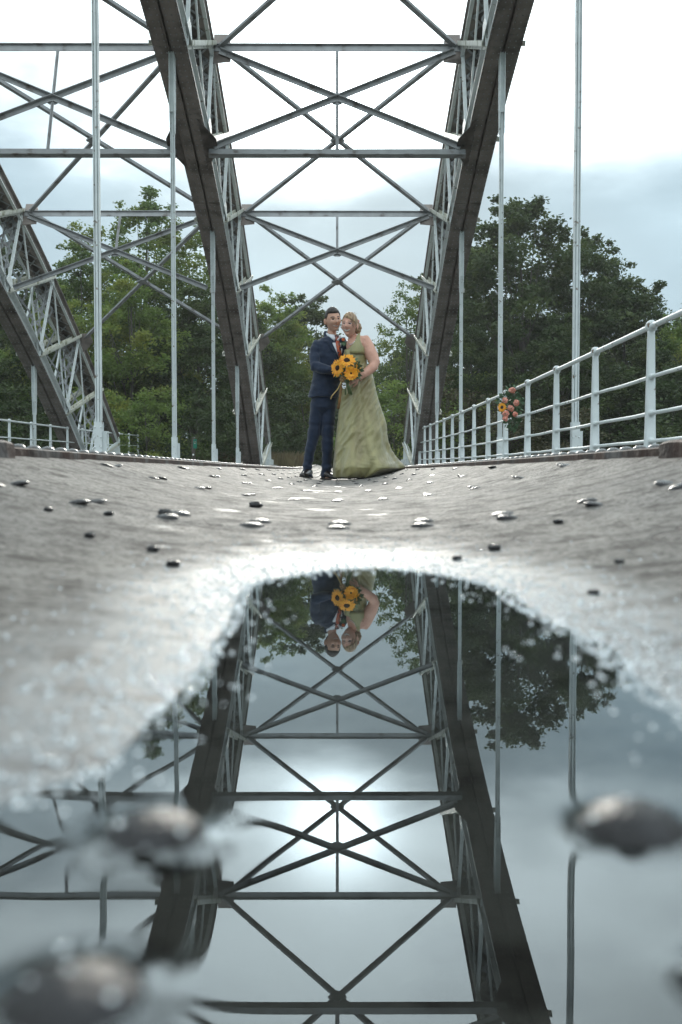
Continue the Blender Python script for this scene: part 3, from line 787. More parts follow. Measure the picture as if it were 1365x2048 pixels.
protos = {
 'ash': make_tree(11, 13, 4.0, .16, .17, 'leaf_mid', 150, 300, cs=(.55, 1.15)),
 'syc': make_tree(12, 12.5, 4.4, .07, .21, 'leaf_dark', 160, 300, cs=(.75, 1.4)),
 'lime': make_tree(13, 9, 3.2, .06, .16, 'leaf_light', 130, 330, cs=(.5, 1.05)),
 'oak': make_tree(14, 10, 3.6, .05, .19, 'leaf_dark', 140, 300, cs=(.7, 1.2)),
 'fine': make_tree(15, 10, 3.0, .16, .15, 'leaf_mid', 110, 260, cs=(.35, .85)),
 'bush': make_tree(16, 3.2, 2.0, .02, .12, 'leaf_light', 60, 300, cs=(.38, .7)),
 'hedge': make_tree(17, 3.4, 2.2, .02, .12, 'leaf_dark', 60, 300, cs=(.4, .8)),
 'scrub': make_tree(18, 3.0, 2.3, .02, .11, 'leaf_brown', 60, 230, cs=(.3, .7)),
}
PH = {'ash': 13, 'syc': 12.5, 'lime': 9, 'oak': 10, 'fine': 10, 'bush': 3.2, 'hedge': 3.4, 'scrub': 3.0}
used = set()
def tree(kind, px, topy, D, label, cat='tree', wide=1.0, rz=0, group='trees behind the bridge'):
    o = protos[kind] if kind not in used else copy_tree(protos[kind]); used.add(kind)
    X = (px - 675) * D / 1990; zg = float(gz_(np.array(X), np.array(D))) - .05; H = .1 + (947 - topy) * D / 1990 - zg; s = H / PH[kind]
    o.location = (X, D, zg); o.scale = (s * wide, s * wide, s); o.rotation_euler = (0, 0, rz); o.name = 'tree' if cat == 'tree' else 'shrub'
    tag(o, label, cat, group if cat == 'tree' else 'shrubs at the end of the bridge')
tree('ash', 285, 392, 50, 'tall feathery green tree rising above the others behind the left bay', wide=1.0)
tree('ash', 165, 505, 46, 'green tree with its top just left of the nearest left hanger', wide=1.0, rz=2)
tree('syc', 20, 490, 52, 'dark broad tree behind the lattice of the outer left arch', wide=1.0, rz=1)
tree('lime', 255, 560, 42, 'yellow green leafy tree behind the nearest left hanger', wide=1.0)
tree('lime', 120, 600, 43, 'light green tree seen through the outer left arch lattice', wide=.9, rz=2.5)
tree('fine', 385, 480, 50, 'thin leaved tree touching the left side of the middle arch', wide=1.2)
tree('oak', 400, 590, 44, 'dark tree directly behind the second left hanger', wide=1.0)
tree('oak', 60, 680, 42, 'dark low tree behind the left railing', wide=1.2, rz=3)
tree('lime', 545, 600, 52, 'bright topped tree between the middle arch and the groom', wide=.9, rz=4)
tree('oak', 610, 604, 56, 'dark green tree directly behind the groom', wide=1.0, rz=1.2)
tree('syc', 500, 640, 50, 'dark tree behind the foot of the middle arch', wide=.9, rz=2.2)
tree('oak', 700, 700, 60, 'low dark tree hidden behind the couple', wide=1.0, rz=5)
tree('fine', 815, 560, 48, 'open airy tree just left of the right arch', wide=.85, rz=2)
tree('syc', 850, 660, 52, 'dark tree behind the lower lattice of the right arch', wide=.8, rz=4)
tree('syc', 1040, 405, 48, 'tallest dark dome shaped tree behind the right railing', wide=.98, rz=.6)
tree('syc', 1165, 478, 50, 'dark tree behind the nearest right hanger', wide=.85, rz=3.3)
tree('oak', 1250, 572, 48, 'lower dark tree right of the nearest right hanger', wide=1.0, rz=2.6)
tree('oak', 955, 520, 52, 'dark tree between the right arch and the tallest tree', wide=.8, rz=.3)
tree('lime', 1365, 640, 44, 'yellow green tree at the right edge of the view', wide=.9, rz=1)
tree('oak', 1310, 690, 42, 'dark tree low behind the tallest railing posts', wide=1.2, rz=5.2)
tree('oak', 1120, 640, 42, 'dark leafy tree behind the flowers and railing', wide=1.1, rz=1.9)
tree('syc', 940, 650, 44, 'dark ivy clad tree behind the third right hanger', wide=.9, rz=5)
tree('oak', 1430, 640, 52, 'dark tree cut by the right edge of the view', wide=1.2, rz=0)
tree('syc', -90, 520, 52, 'dark tree cut by the left edge of the view', wide=1.0, rz=0)
tree('bush', 292, 800, 38, 'yellow green rounded bush beyond the left bay', 'shrub', 1.0)
tree('hedge', 400, 812, 39, 'dark bush behind the green sign', 'shrub', 1.1)
tree('hedge', 470, 800, 41, 'dark bush just left of the foot of the middle arch', 'shrub', 1.0, 2)
tree('hedge', 180, 800, 41, 'dark bush behind the foot of the outer left arch', 'shrub', 1.2, 4)
tree('hedge', 60, 790, 40, 'dark bush below the outer left arch behind the railing', 'shrub', 1.2, 5)
tree('hedge', 610, 780, 45, 'dark bush behind the legs of the groom', 'shrub', 1.2, 1)
tree('hedge', 545, 800, 44, 'dark bush between the middle arch and the groom', 'shrub', 1.0, 3)
tree('hedge', 700, 790, 46, 'dark bush behind the skirt of the dress', 'shrub', 1.3, 3)
tree('bush', 790, 783, 40, 'light green bush right of the bride', 'shrub', 1.0, 3)
tree('scrub', 890, 780, 41, 'brownish scrub behind the smallest railing posts', 'shrub', 1.1)
tree('bush', 945, 770, 43, 'light green bush left of the hanging flowers', 'shrub', 1.0, 1.6)
tree('scrub', 1000, 800, 40, 'brownish scrub below the hanging flowers', 'shrub', 1.2, 2)
tree('scrub', 1110, 810, 40, 'brown green scrub seen between the wide railing posts', 'shrub', 1.3, 4)
tree('hedge', 1220, 770, 41, 'dark bush behind the two widest railing posts', 'shrub', 1.3, .7)
tree('hedge', 1340, 760, 40, 'dark bush at the right edge behind the railing', 'shrub', 1.3, 2.7)
tree('hedge', -40, 780, 42, 'dark bush at the left edge behind the railing', 'shrub', 1.4, 2.7)
# distant wood closing the view (reads as one mass)
r = np.random.default_rng(5); cen = []; siz = []
for i in range(520):
    x = r.uniform(-46, 52); top = 8.5 - 3.0 * math.exp(-((x - 1.8) / 3.0) ** 2) + 1.5 * math.sin(x * .35); cen.append(np.array([x, 64 + r.uniform(-3, 3), r.uniform(0, max(2.5, top))])); siz.append(r.uniform(1.1, 2.2))
v, f = leaves(cen, siz, 46, .42, r); o = np_mesh('distant_wood', v, f, M['leaf_dark']); tag(o, 'distant belt of dark woodland behind the nearer trees', 'woodland', kind='stuff')

# sign and posts
def sign_post(px, D, topy, label, sign):
    b = P(px, 947, D); root = empty('signpost' if sign else 'wooden_post', (b.x, D, -.25)); zt_ = .1 + (947 - topy) * D / 1990 + .25
    m = MB(); m.box((0, 0, zt_ / 2), (.12, .12, zt_)); m.box((0, 0, zt_ + .015), (.09, .09, .03)); m.build('post', M['wood'], root)
    if sign:
        m = MB(); m.box((.07, -.075, zt_ - .22), (.13, .02, .34)); m.build('sign_board', M['green_sign'], root)
        m = MB(); m.box((.07, -.087, zt_ - .15), (.08, .004, .02)); m.box((.07, -.087, zt_ - .20), (.06, .004, .02)); m.tube([(.0, -.075, zt_ - .62), (.0, -.062, zt_ - .62)], .035, 12); m.build('sign_marking', M['white'], root)
    tag(root, label, 'sign' if sign else 'post')
sign_post(388, 36.8, 876, 'wooden post with a small green sign beyond the left bay', True)
sign_post(428, 37.0, 876, 'plain weathered wooden post right of the green sign', False)


# ------------------------------------------------------------------ people
def remeshed(name, mb, mats, parent, voxel, smooth_it=3, fac=.5, disp=None):
    o = mb.build(name, mats, None, True)
    md = o.modifiers.new('r', 'REMESH'); md.mode = 'VOXEL'; md.voxel_size = voxel; md.use_smooth_shade = True
    if smooth_it: ms = o.modifiers.new('s', 'SMOOTH'); ms.iterations = smooth_it; ms.factor = fac
    dg = bpy.context.evaluated_depsgraph_get(); me = bpy.data.meshes.new_from_object(o.evaluated_get(dg))
    o.modifiers.clear(); old = o.data; o.data = me; bpy.data.meshes.remove(old); me.name = name
    if not me.materials:
        for m in (mats if isinstance(mats, (list, tuple)) else [mats]): me.materials.append(m)
    if disp:
        me.calc_loop_triangles() if False else None
        ns = [v.normal.copy() for v in me.vertices]
        for v, n in zip(me.vertices, ns): v.co = v.co + n * disp(v.co)
    me.polygons.foreach_set('use_smooth', [True] * len(me.polygons))
    if parent: o.parent = parent; o.matrix_parent_inverse = Matrix.Translation(-parent.location)
    return o
def adopt(o, parent): o.parent = parent; o.matrix_parent_inverse = Matrix.Translation(-parent.location); return o

def head(mb, c, hw, hd, hh, Rm, female=False):
    c = Vector(c); nu, nv = 64, 46; rings = []
    g = lambda a, s: math.exp(-(a / s) ** 2)
    for i in range(1, nv):
        th = math.pi * i / nv; ring = []
        for k in range(nu):
            a = 2 * math.pi * k / nu; n = Vector((math.sin(th) * math.cos(a), math.sin(th) * math.sin(a), -math.cos(th)))
            x, y, z = n.x * hw, n.y * hd, n.z * hh
            lo = max(0, -n.z)
            x *= 1 - (.40 if female else .36) * lo ** 1.5; 
            if n.y < 0: y *= 1 - .10 * lo
            else: y *= 1 - .38 * lo ** 1.2
            if n.y < 0:
                fy = min(1, -n.y * 1.6)
                X, Z = x / hw, z / hh
                y -= fy * (.027 * g(X, .19) * g(Z + .22, .13) + .015 * g(X, .13) * g(Z + .0, .20))   # nose tip, bridge
                y -= fy * .007 * g(Z - .19, .09) * g(X, .6)                                            # brow ridge
                y += fy * .012 * (g(X - .42, .20) + g(X + .42, .20)) * g(Z - .06, .09)                 # sockets
                y -= fy * .010 * (g(X - .52, .24) + g(X + .52, .24)) * g(Z + .22, .17)                  # cheeks
                y -= fy * .0065 * g(X, .30) * g(Z + .50, .085)                                          # lips
                y += fy * .006 * g(X, .34) * g(Z + .67, .05)
                y -= fy * .016 * g(X, .30) * g(Z + .84, .14)                                            # chin
            ring.append(c + Rm @ Vector((x, y, z)))
        rings.append(ring)
    mb.rings(rings)
    for s in (-1, 1):
        rt = Matrix.Rotation(-s * .35, 3, 'Z')
        mb.ell(c + Rm @ Vector((s * hw * 1.09, .010, -.004)), (.010, .021, .033), 10, 8, Rm @ rt)
def face_mats(o, c, hw, hd, hh, Rm, inv, par):
    """material per face: 0 skin 1 lips 2 teeth 3 eye white 4 iris 5 brow"""
    me = o.data; c = Vector(c)
    for p in me.polygons:
        l = inv @ (p.center - c)
        if l.y > -hd * .35 or abs(l.z) > hh * 1.1: continue
        X, Z = l.x / hw, l.z / hh; ax = abs(X)
        mi = 0
        if ((ax - .40) / .155) ** 2 + ((Z - .055) / .040) ** 2 < 1: mi = 4 if (abs(ax - .40) < par.get('iris', .11) or Z > .068) else 3
        elif ((ax - .40) / .19) ** 2 + ((Z - .075) / .052) ** 2 < 1: mi = 5 if Z > .085 else 0
        elif .18 < ax < .66 and abs(Z - (.235 + .05 * ax - .9 * max(0, ax - .45) ** 2)) < par.get('brow', .028) * (1.15 - ax * .7): mi = 5
        zc = -.53 + .62 * ax * ax
        if ax < .48:
            d = Z - zc; op = par.get('op', .06) * (1 - (ax / .48) ** 2)
            if par.get('teeth') and abs(d) < op * .85: mi = 2
            elif abs(d) < op + .026 * (1 - (ax / .42) ** 2): mi = 1
        p.material_index = mi
def facing(yaw, pitch, roll): return Matrix.Rotation(yaw, 3, 'Z') @ Matrix.Rotation(roll, 3, 'Y') @ Matrix.Rotation(pitch, 3, 'X')

def hand(mb, wrist, d, nrm, side=1, curl=.5, spread=.1, s=1.0, thumb=1.0):
    """d: towards the fingers, nrm: back of the hand"""
    d = Vector(d).normalized(); nrm = Vector(nrm); nrm = (nrm - d * nrm.dot(d)).normalized(); x = d.cross(nrm) * side; w0 = Vector(wrist)
    rings = []
    for t, wx, th in ((-.02, .024, .020), (.0, .026, .019), (.03, .036, .016), (.06, .041, .0145), (.088, .040, .012), (.096, .030, .008)):
        p = w0 + d * t * s
        rings.append([p + x * wx * s * math.cos(a) + nrm * th * s * math.sin(a) for a in [2 * math.pi * k / 14 for k in range(14)]])
    mb.rings(rings)
    for i, (off, ln) in enumerate(((.030, .068), (.010, .076), (-.011, .071), (-.030, .056))):
        p = w0 + d * .082 * s + x * off * s; dd = (d + x * (off * spread * 20)).normalized(); pts = [p - dd * .02 * s, p]; ang = 0
        for j, fr in enumerate((.42, .33, .27)):
            ang += curl * (.75, 1.0, .7)[j] * (1 + .06 * i); v = dd * math.cos(ang) - nrm * math.sin(ang); pts.append(pts[-1] + v * ln * fr * s)
        mb.tube(pts, [.0088 * s, .009 * s, .0082 * s, .0075 * s, .006 * s], 9, up=tuple(nrm))
    p = w0 + d * .025 * s + x * .024 * s; v1 = (d * .55 + x * .75 * thumb - nrm * .35).normalized(); v2 = (d * .9 + x * .15 - nrm * .55).normalized()
    mb.tube([p, p + v1 * .036 * s, p + v1 * .036 * s + v2 * .03 * s, p + v1 * .036 * s + v2 * .054 * s], [.014 * s, .0115 * s, .0098 * s, .007 * s], 9, up=tuple(nrm))

def skin_mat(name, c1, c2):
    m = make_mat(name, c1, c2, 18, .5, .15, 120, bdist=.002, spec=.4); b = m.node_tree.nodes['Principled BSDF']
    b.inputs['Subsurface Weight'].default_value = .12; b.inputs['Subsurface Radius'].default_value = (.012, .005, .003); return m
M['skin_m'] = skin_mat('skin_tan', (.60, .35, .25), (.52, .285, .20))
M['skin_f'] = skin_mat('skin_rosy', (.66, .37, .28), (.57, .30, .22))
M['lips'] = make_mat('lips', (.38, .10, .085)); M['teeth'] = make_mat('teeth', (.66, .63, .57), rough=.3)
M['eyew'] = make_mat('eye_white', (.55, .52, .50), rough=.3); M['iris'] = make_mat('iris', (.035, .03, .03), rough=.2)
M['brow_m'] = make_mat('brow_dark', (.07, .045, .035)); M['brow_f'] = make_mat('brow_light', (.10, .055, .035))
M['hair_m'] = make_mat('hair_dark', (.050, .034, .027), (.022, .016, .013), 30, .42, .7, 60, stretch=(3, .8, 1.2), bdist=.01)
M['hair_f'] = make_mat('hair_blonde', (.46, .31, .175), (.20, .12, .07), 22, .45, .8, 60, stretch=(2.5, 1, 1), bdist=.01)
M['suit'] = make_mat('navy_wool', (.014, .026, .058), (.009, .017, .040), 25, .75, .25, 400, spec=.3, bdist=.001, sheen=.25)
M['shirt'] = make_mat('white_cotton', (.72, .75, .80), rough=.8)
M['leather'] = make_mat('black_leather', (.018, .012, .011), rough=.22)
M['sole'] = make_mat('shoe_sole', (.02, .018, .016), rough=.7)
M['dress'] = make_mat('olive_taffeta', (.34, .305, .140), (.25, .223, .10), 5, .33, 1.0, 6, c3=(.22, .165, .080), s3=2.6, t3=(.50, .75), stretch=(1.6, 1, .35), bdist=.02, sheen=.2)
M['hem'] = make_mat('black_lining', (.012, .012, .012), rough=.7)
M['yellow'] = make_mat('petal_yellow', (.85, .40, .012), (.80, .27, .008), 40, .55)
M['disc'] = make_mat('flower_disc', (.055, .022, .010), (.02, .01, .006), 300, .8, .9, 500, bdist=.002)
M['leafb'] = make_mat('bouquet_leaf', (.05, .11, .05), (.11, .18, .09), 30, .5)
M['stem'] = make_mat('cut_stem', (.10, .15, .05), (.16, .19, .08), 30, .5)
M['silver'] = make_mat('silver_charm', (.75, .76, .78), rough=.18, metal=.9)
M['gold'] = make_mat('gold_ribbon', (.50, .36, .15), (.42, .28, .10), 30, .4)
M['bronze'] = make_mat('bronze_ribbon', (.20, .10, .035), (.26, .14, .05), 30, .45)
M['pink'] = make_mat('petal_pink', (.62, .17, .11), (.80, .42, .33), 45, .6)
M['orange'] = make_mat('petal_orange', (.75, .16, .03), (.60, .10, .02), 60, .6)

MD = 10.50   # man
WD = 10.38   # woman
def rows_to_rings(rows, D, dep, seg=36, tw=0.0):
    """rows: (y, xl, xr[, depth scale]) in pixels -> elliptical rings"""
    out_ = []
    for rw in rows:
        y, xl, xr = rw[:3]; ds = rw[3] if len(rw) > 3 else 1
        c = P((xl + xr) / 2, y, D); rx = (xr - xl) / 2 * D / 1990; ry = dep * ds
        out_.append([c + Vector((rx * math.cos(a), ry * math.sin(a), 0)) for a in [2 * math.pi * k / seg for k in range(seg)]])
    return out_
def interp_row(rows, y):
    rows = sorted(rows)
    if y <= rows[0][0]: return rows[0]
    for a, b in zip(rows, rows[1:]):
        if y <= b[0]:
            t = (y - a[0]) / (b[0] - a[0]); return tuple(p + (q - p) * t for p, q in zip(a, b))
    return rows[-1]
def surf_of(rows, D, dep):
    def f(px, py):
        r = interp_row(rows, py); cx = (r[1] + r[2]) / 2; hx = max((r[2] - r[1]) / 2, 1); u = max(-1, min(1, (px - cx) / hx))
        return D - dep * (r[3] if len(r) > 3 else 1) * math.sqrt(max(0, 1 - u * u))
    return f
def patch(name, rows, surf, off, mat, parent, cols=9, th=.004, bow=0):
    mb = MB(); fr = []; n = len(rows)
    for (y, xl, xr) in rows:
        for j in range(cols):
            t = j / (cols - 1); x = xl + (xr - xl) * t; Dp = surf(x, y) - off - bow * math.sin(math.pi * t); fr.append(P(x, y, Dp))
    bk = [p + Vector((0, th, 0)) for p in fr]; N_ = n * cols; fs = []
    for i in range(n - 1):
        for j in range(cols - 1):
            a = i * cols + j; fs.append((a, a + cols, a + cols + 1, a + 1)); fs.append((a + N_, a + 1 + N_, a + cols + 1 + N_, a + cols + N_))
    edge = [j for j in range(cols)] + [i * cols + cols - 1 for i in range(1, n)] + [(n - 1) * cols + j for j in range(cols - 2, -1, -1)] + [i * cols for i in range(n - 2, 0, -1)]
    for a, b in zip(edge, edge[1:] + edge[:1]): fs.append((a, b, b + N_, a + N_))
    mb.add(fr + bk, fs); return adopt(mb.build(name, mat, None, True), parent)

# ---- the groom
groom = empty('person', (P(640, 960, MD).x, MD, .036))
tag(groom, 'smiling groom in navy suit and orange patterned tie, arm around the bride', 'person')
FM = facing(R(20), R(2), R(-7)); hc = P(666.5, 643.5, MD - .03); HM = (.078, .098, .122)
b = MB(); head(b, hc, *HM, FM)
b.tube([P(665, 655, MD + .02), P(664, 670, MD + .01), P(662, 684, MD + .02)], [.047, .052, .07], 18)
JR = [(676, 655, 683, .62), (680, 641, 692, .75), (686, 631, 696, .9), (700, 629, 697, 1.0), (720, 631, 693, 1), (745, 628, 686, .95), (765, 624, 681, .98), (785, 619, 679, 1.02), (796, 617, 677.5, 1.04)]
b.rings(rows_to_rings([(y, xl + 7, xr - 7, (q[0] if q else 1) * .85) for y, xl, xr, *q in JR] + [(812, 636, 664, .8)], MD, .10))
armR = [P(635, 692, MD - .01), P(630, 713, MD - .06), P(632, 733, MD - .12)]; fore = [P(632, 733, MD - .12), P(660, 741, MD - .20), P(697, 748, MD - .20)]
b.tube(armR, [.05, .045, .04], 14); b.tube(fore, [.04, .036, .027], 14)
hand(b, P(700, 749, WD - .19), (1, .25, -.22), (.1, -1, .35), side=1, curl=.22, s=.95)
b.tube([P(690, 690, MD + .02), P(705, 715, MD + .1), P(712, 735, MD + .16)], [.05, .045, .04], 12); hand(b, P(713, 737, MD + .17), (.3, -.1, -1), (.6, 1, 0), side=-1, curl=.3)
legs = [((634, 805), (627, 868), (615, 944)), ((659, 805), (653, 868), (655, 946))]
for l in legs: b.tube([P(l[0][0], l[0][1], MD), P(l[1][0], l[1][1], MD), P(l[2][0], l[2][1], MD + .025)], [.06, .045, .024], 14)
for (px, py, yaw) in ((615, 951, -14), (653, 953, 20)):
    c = P(px, py, MD); fd = Vector((math.sin(R(yaw)), -math.cos(R(yaw)), 0)); b.tube([c + Vector((0, .03, .01)), c - Vector((0, 0, .015)) + fd * .04, c + fd * .12 + Vector((0, 0, -.025))], [.022, .024, .018], 10)
body = remeshed('body', b, [M['skin_m'], M['lips'], M['teeth'], M['eyew'], M['iris'], M['brow_m']], groom, .0040, 2, .4)
face_mats(body, hc, *HM, FM, FM.inverted(), dict(teeth=True, brow=.048, op=.055))
def hairshell(c, hw, hd, hh, Rm, mask, lift):
    mb = MB(); rings = []; nu, nv = 72, 50
    for i in range(1, nv):
        th = math.pi * i / nv; ring = []
        for k in range(nu):
            a = 2 * math.pi * k / nu; n = Vector((math.sin(th) * math.cos(a), math.sin(th) * math.sin(a), -math.cos(th)))
            m_ = mask(n); f = .80 + (.20 + lift(n)) * m_ + .012 * m_ * noise.noise(n * 9)
            ring.append(Vector(c) + Rm @ Vector((n.x * hw * f, n.y * hd * f, n.z * hh * f)))
        rings.append(ring)
    mb.rings(rings); return mb
def s1(a, b_, x): t = max(0, min(1, (x - a) / (b_ - a))); return t * t * (3 - 2 * t)
def maskm(n):
    front = s1(.50, .60, n.z + .10 * max(0, -n.y) * 0 - .05 * abs(n.x)) if n.y < -.35 else s1(-.02, .10, n.z - (.40 * max(0, (-n.y - .05) / .35) if n.y < 0 else .32 * s1(.34, .16, n.y) - .62 * min(1, n.y * 1.4)))
    return front
hm = hairshell(hc, .080, .102, .125, FM, maskm, lambda n: .045 + .10 * max(0, n.z) * (1 + .9 * max(0, -n.y)) + .012 * math.sin(n.x * 34 + n.y * 6) * max(0, n.z) + .03 * max(0, n.y))
adopt(hm.build('hair', M['hair_m'], None, True), groom)
# jacket
def folds(co, s=1.0):
    n1 = noise.noise(Vector((co.x * 7, co.y * 7, co.z * 16))) ; n2 = noise.noise(Vector((co.x * 22 + co.z * 9, co.y * 10, co.z * 26)))
    return .0075 * n1 * s + .0035 * n2 * s
j = MB(); j.rings(rows_to_rings(JR, MD, .135))
j.tube([P(640, 687, MD - .0), armR[0] + Vector((.0, 0, -.01)), armR[1], armR[2] + Vector((0, 0, -.004))], [.056, .066, .061, .056], 18)
j.tube([fore[0] + Vector((-.012, 0, 0)), P(645, 738, MD - .17), fore[1], P(684, 746, MD - .21)], [.056, .055, .048, .040], 18)
j.ell(armR[2] + Vector((-.004, 0, -.004)), (.057, .057, .056), 16, 10)
j.tube([P(686, 690, MD + .02), P(704, 715, MD + .1), P(711, 733, MD + .16)], [.062, .058, .045], 14)
jk = remeshed('jacket', j, M['suit'], groom, .0075, 3, .5, lambda co: folds(co, 1.7))
js = surf_of(JR, MD, .135)
patch('shirt', [(672, 658, 682), (678, 660, 684), (690, 665.5, 685), (702, 671, 685), (714, 677.5, 684.5)], js, .006, M['shirt'], groom)
cl = MB()
cl.tube([P(653, 668, MD + .01), P(657, 672, MD - .05), P(663, 676, MD - .095), P(670, 681, MD - .125)], [(.010, .014)] * 3 + [(.006, .016)], 10)
cl.tube([P(681, 674, MD - .06), P(680, 677, MD - .10), P(676, 682, MD - .125)], [(.007, .010)] * 2 + [(.006, .013)], 10)
cl.tube([P(664, 673, MD + .015), P(663, 682, MD + .01)], [.059, .066], 18)
adopt(cl.build('collar', M['shirt'], None, True), groom)
# tie with a woven orange and dark pattern
tm = bpy.data.materials.new('patterned_tie'); tm.use_nodes = True; t_ = tm.node_tree; bb = t_.nodes['Principled BSDF']; bb.inputs['Roughness'].default_value = .45
tcn = N('ShaderNodeTexCoord', t_); vo = N('ShaderNodeTexVoronoi', t_); vo.inputs['Scale'].default_value = 42; L(tcn.outputs['Object'], vo.inputs['Vector'], t_)
cr = N('ShaderNodeValToRGB', t_); sp2 = N('ShaderNodeSeparateColor', t_); L(vo.outputs['Color'], sp2.inputs[0], t_); L(sp2.outputs[0], cr.inputs[0], t_)
cr.color_ramp.interpolation = 'CONSTANT'; e = cr.color_ramp.elements; e[0].color = (.42, .06, .02, 1); e[1].position = .38; e[1].color = (.05, .02, .03, 1)
q = e.new(.62); q.color = (.28, .12, .09, 1); q = e.new(.8); q.color = (.45, .10, .03, 1); L(cr.outputs[0], bb.inputs['Base Color'], t_)
patch('tie', [(672, 669.5, 678), (676, 670.5, 678.5), (680, 672, 678), (682, 671.5, 678.5), (692, 672.5, 681), (704, 675, 683.5), (716, 677.5, 684)], js, .016, tm, groom, 7, .008, bow=.008)
for nm_, rws in (('lapel', [(664, 649, 655), (672, 648.5, 657.5), (681, 650, 662), (684, 649, 663.5), (686, 656, 664.5), (700, 663, 671), (718, 677, 679.5)]), ('lapel', [(676, 684, 690), (684, 685.5, 694), (690, 685.5, 695), (702, 685.5, 692), (718, 682, 685)])):
    patch(nm_, rws, js, .010, M['suit'], groom, 6, .006)
# boutonniere
bt = MB()
for k in range(26):
    a = rng.uniform(0, 6.28); e_ = rng.uniform(0, 1.4); d_ = Vector((math.cos(a) * math.sin(e_), -math.cos(e_), math.sin(a) * math.sin(e_))); c = P(687, 681, MD - .15) + d_ * .012
    bt.ell(c, (.011, .004, .011), 6, 5, d_.to_track_quat('Y', 'Z').to_matrix(), 0)
for k in range(12):
    a = rng.uniform(3.2, 6.2); c = P(687, 685, MD - .14); bt.plate([c, c + Vector((math.cos(a) * .03, -.01, math.sin(a) * .035)) + Vector((.008, 0, 0)), c + Vector((math.cos(a) * .045, -.005, math.sin(a) * .05)), c + Vector((math.cos(a) * .03, -.01, math.sin(a) * .035)) - Vector((.008, 0, 0))], .002, 1)
bo = bt.build('buttonhole_flower', [M['orange'], M['leafb']]); bo.location = (0, 0, 0)
tag(bo, "small orange flower with dark leaves pinned on the groom's lapel", 'flower')
# trousers
tr = MB()
tr.rings(rows_to_rings([(772, 626, 676, .95), (795, 623, 675, 1), (815, 622, 673, .98), (824, 629, 665, .7), (830, 634, 660, .45), (834, 642, 652, .2)], MD, .115))
ll = [(805, 635.5, 14), (835, 633, 13.6), (868, 628.5, 12.4), (900, 621, 10.6), (930, 615.5, 9.0), (945, 614.5, 9.4), (953, 615, 9.8)]
rl = [(805, 659, 14), (835, 656.5, 13.8), (868, 655.5, 12.4), (900, 655.5, 11), (930, 654, 10.0), (947, 653, 10.4), (955.5, 653, 10.4)]
for L_ in (ll, rl): tr.rings([[P(x, y, MD) + Vector((hw * MD / 1990 * math.cos(a), hw * MD / 1990 * 1.12 * math.sin(a) + (.02 if y > 920 else 0), 0)) for a in [2 * math.pi * k / 22 for k in range(22)]] for y, x, hw in L_])
def tf(co):
    low = s1(.35, .04, co.z); k = s1(.75, .55, co.z) * s1(.35, .5, co.z)
    return folds(co, .8) + (low * .008 + k * .004) * math.sin(co.z * 75 + 6 * noise.noise(co * 6))
remeshed('trousers', tr, M['suit'], groom, .0075, 2, .5, tf)
for (px, py, yaw) in ((616, 959.5, -16), (653, 961, 28)):
    c = P(px, py, MD); c.z = float(deckz(c.x, MD - .08)) + .004; fd = Vector((math.sin(R(yaw)), -math.cos(R(yaw)), 0)); sdv = Vector((fd.y, -fd.x, 0)); sh = MB(); so = MB(); rings = []; rs_ = []
    for t, wd, h, lift in ((-.09, .022, .065, .004), (-.07, .036, .085, 0), (-.02, .040, .092, 0), (.04, .043, .078, 0), (.09, .047, .058, 0), (.14, .046, .046, .002), (.175, .036, .036, .004), (.195, .018, .022, .008)):
        p = c + fd * t; rings.append([p + sdv * wd * math.cos(a) * (1 if math.sin(a) < .2 else .86) + Vector((0, 0, .012 + h / 2 + h / 2 * math.sin(a))) for a in [2 * math.pi * k / 18 for k in range(18)]])
        rs_.append([p + sdv * (wd + .003) * sx + Vector((0, 0, zz_ + lift)) for sx, zz_ in ((-1, 0), (1, 0), (1, .013), (-1, .013))])
    sh.rings(rings); o_ = adopt(sh.build('shoe', M['leather'], None, True), groom); so.rings(rs_); so.box(c - fd * .055 + Vector((0, 0, .004)), (.06, .06, .02)); adopt(so.build('sole', M['sole'], None), o_)
    o_.matrix_parent_inverse = Matrix.Translation(-groom.location)
for o_ in list(bpy.data.objects):
    if o_.name.startswith('sole'): o_.matrix_parent_inverse = Matrix.Identity(4)

# ---- the bride
bride = empty('person', (P(715, 955, WD).x, WD, .036))
tag(bride, 'laughing blonde bride in a long olive green satin dress with bare arms', 'person')
FW = facing(R(-20), R(-3), R(3)); wc = P(699.3, 653.5, WD - .06); HW = (.076, .096, .120)
b = MB(); head(b, wc, *HW, FW, True)
b.tube([P(703, 660, WD - .03), P(705, 672, WD + .01), P(708, 684, WD + .02)], [.043, .045, .062], 18)
TR = [(674, 701, 728, .55), (680, 696, 736, .75), (690, 692, 735, .95), (704, 690.5, 734, 1.05), (714, 690, 733, 1.08), (730, 692, 733, .95), (744, 694, 738, .92), (753, 692, 745, 1.0), (765, 688, 748, 1.1)]
b.rings(rows_to_rings([(y, xl + (3.5 if y > 700 else 0), xr - (3.5 if y > 700 else 0), q * (.8 if y > 700 else 1)) for y, xl, xr, q in TR] + [(790, 695, 740, .8)], WD, .112))
arm = [(727, 680, .064, .03), (732, 690, .071, .0), (738, 702, .071, -.03), (745, 715, .064, -.07), (749.5, 726, .056, -.10), (747, 734.5, .050, -.13), (738, 742, .046, -.16), (727, 750, .037, -.19), (717, 757, .028, -.205)]
b.tube([P(x, y, WD + d_) for x, y, r_, d_ in arm], [r_ for *_, r_, d_ in [(0, 0, a[2], a[3]) for a in arm]], 20)
hand(b, P(717, 757, WD - .205), (-1, -.22, -.42), (.0, -1, .25), side=-1, curl=.62, s=.92)
b.tube([P(697, 690, WD + .08), P(680, 712, WD + .17), P(668, 730, WD + .22)], [.045, .042, .034], 12); hand(b, P(668, 731, WD + .23), (-1, .1, -.3), (0, 1, .2), side=1, curl=.3)
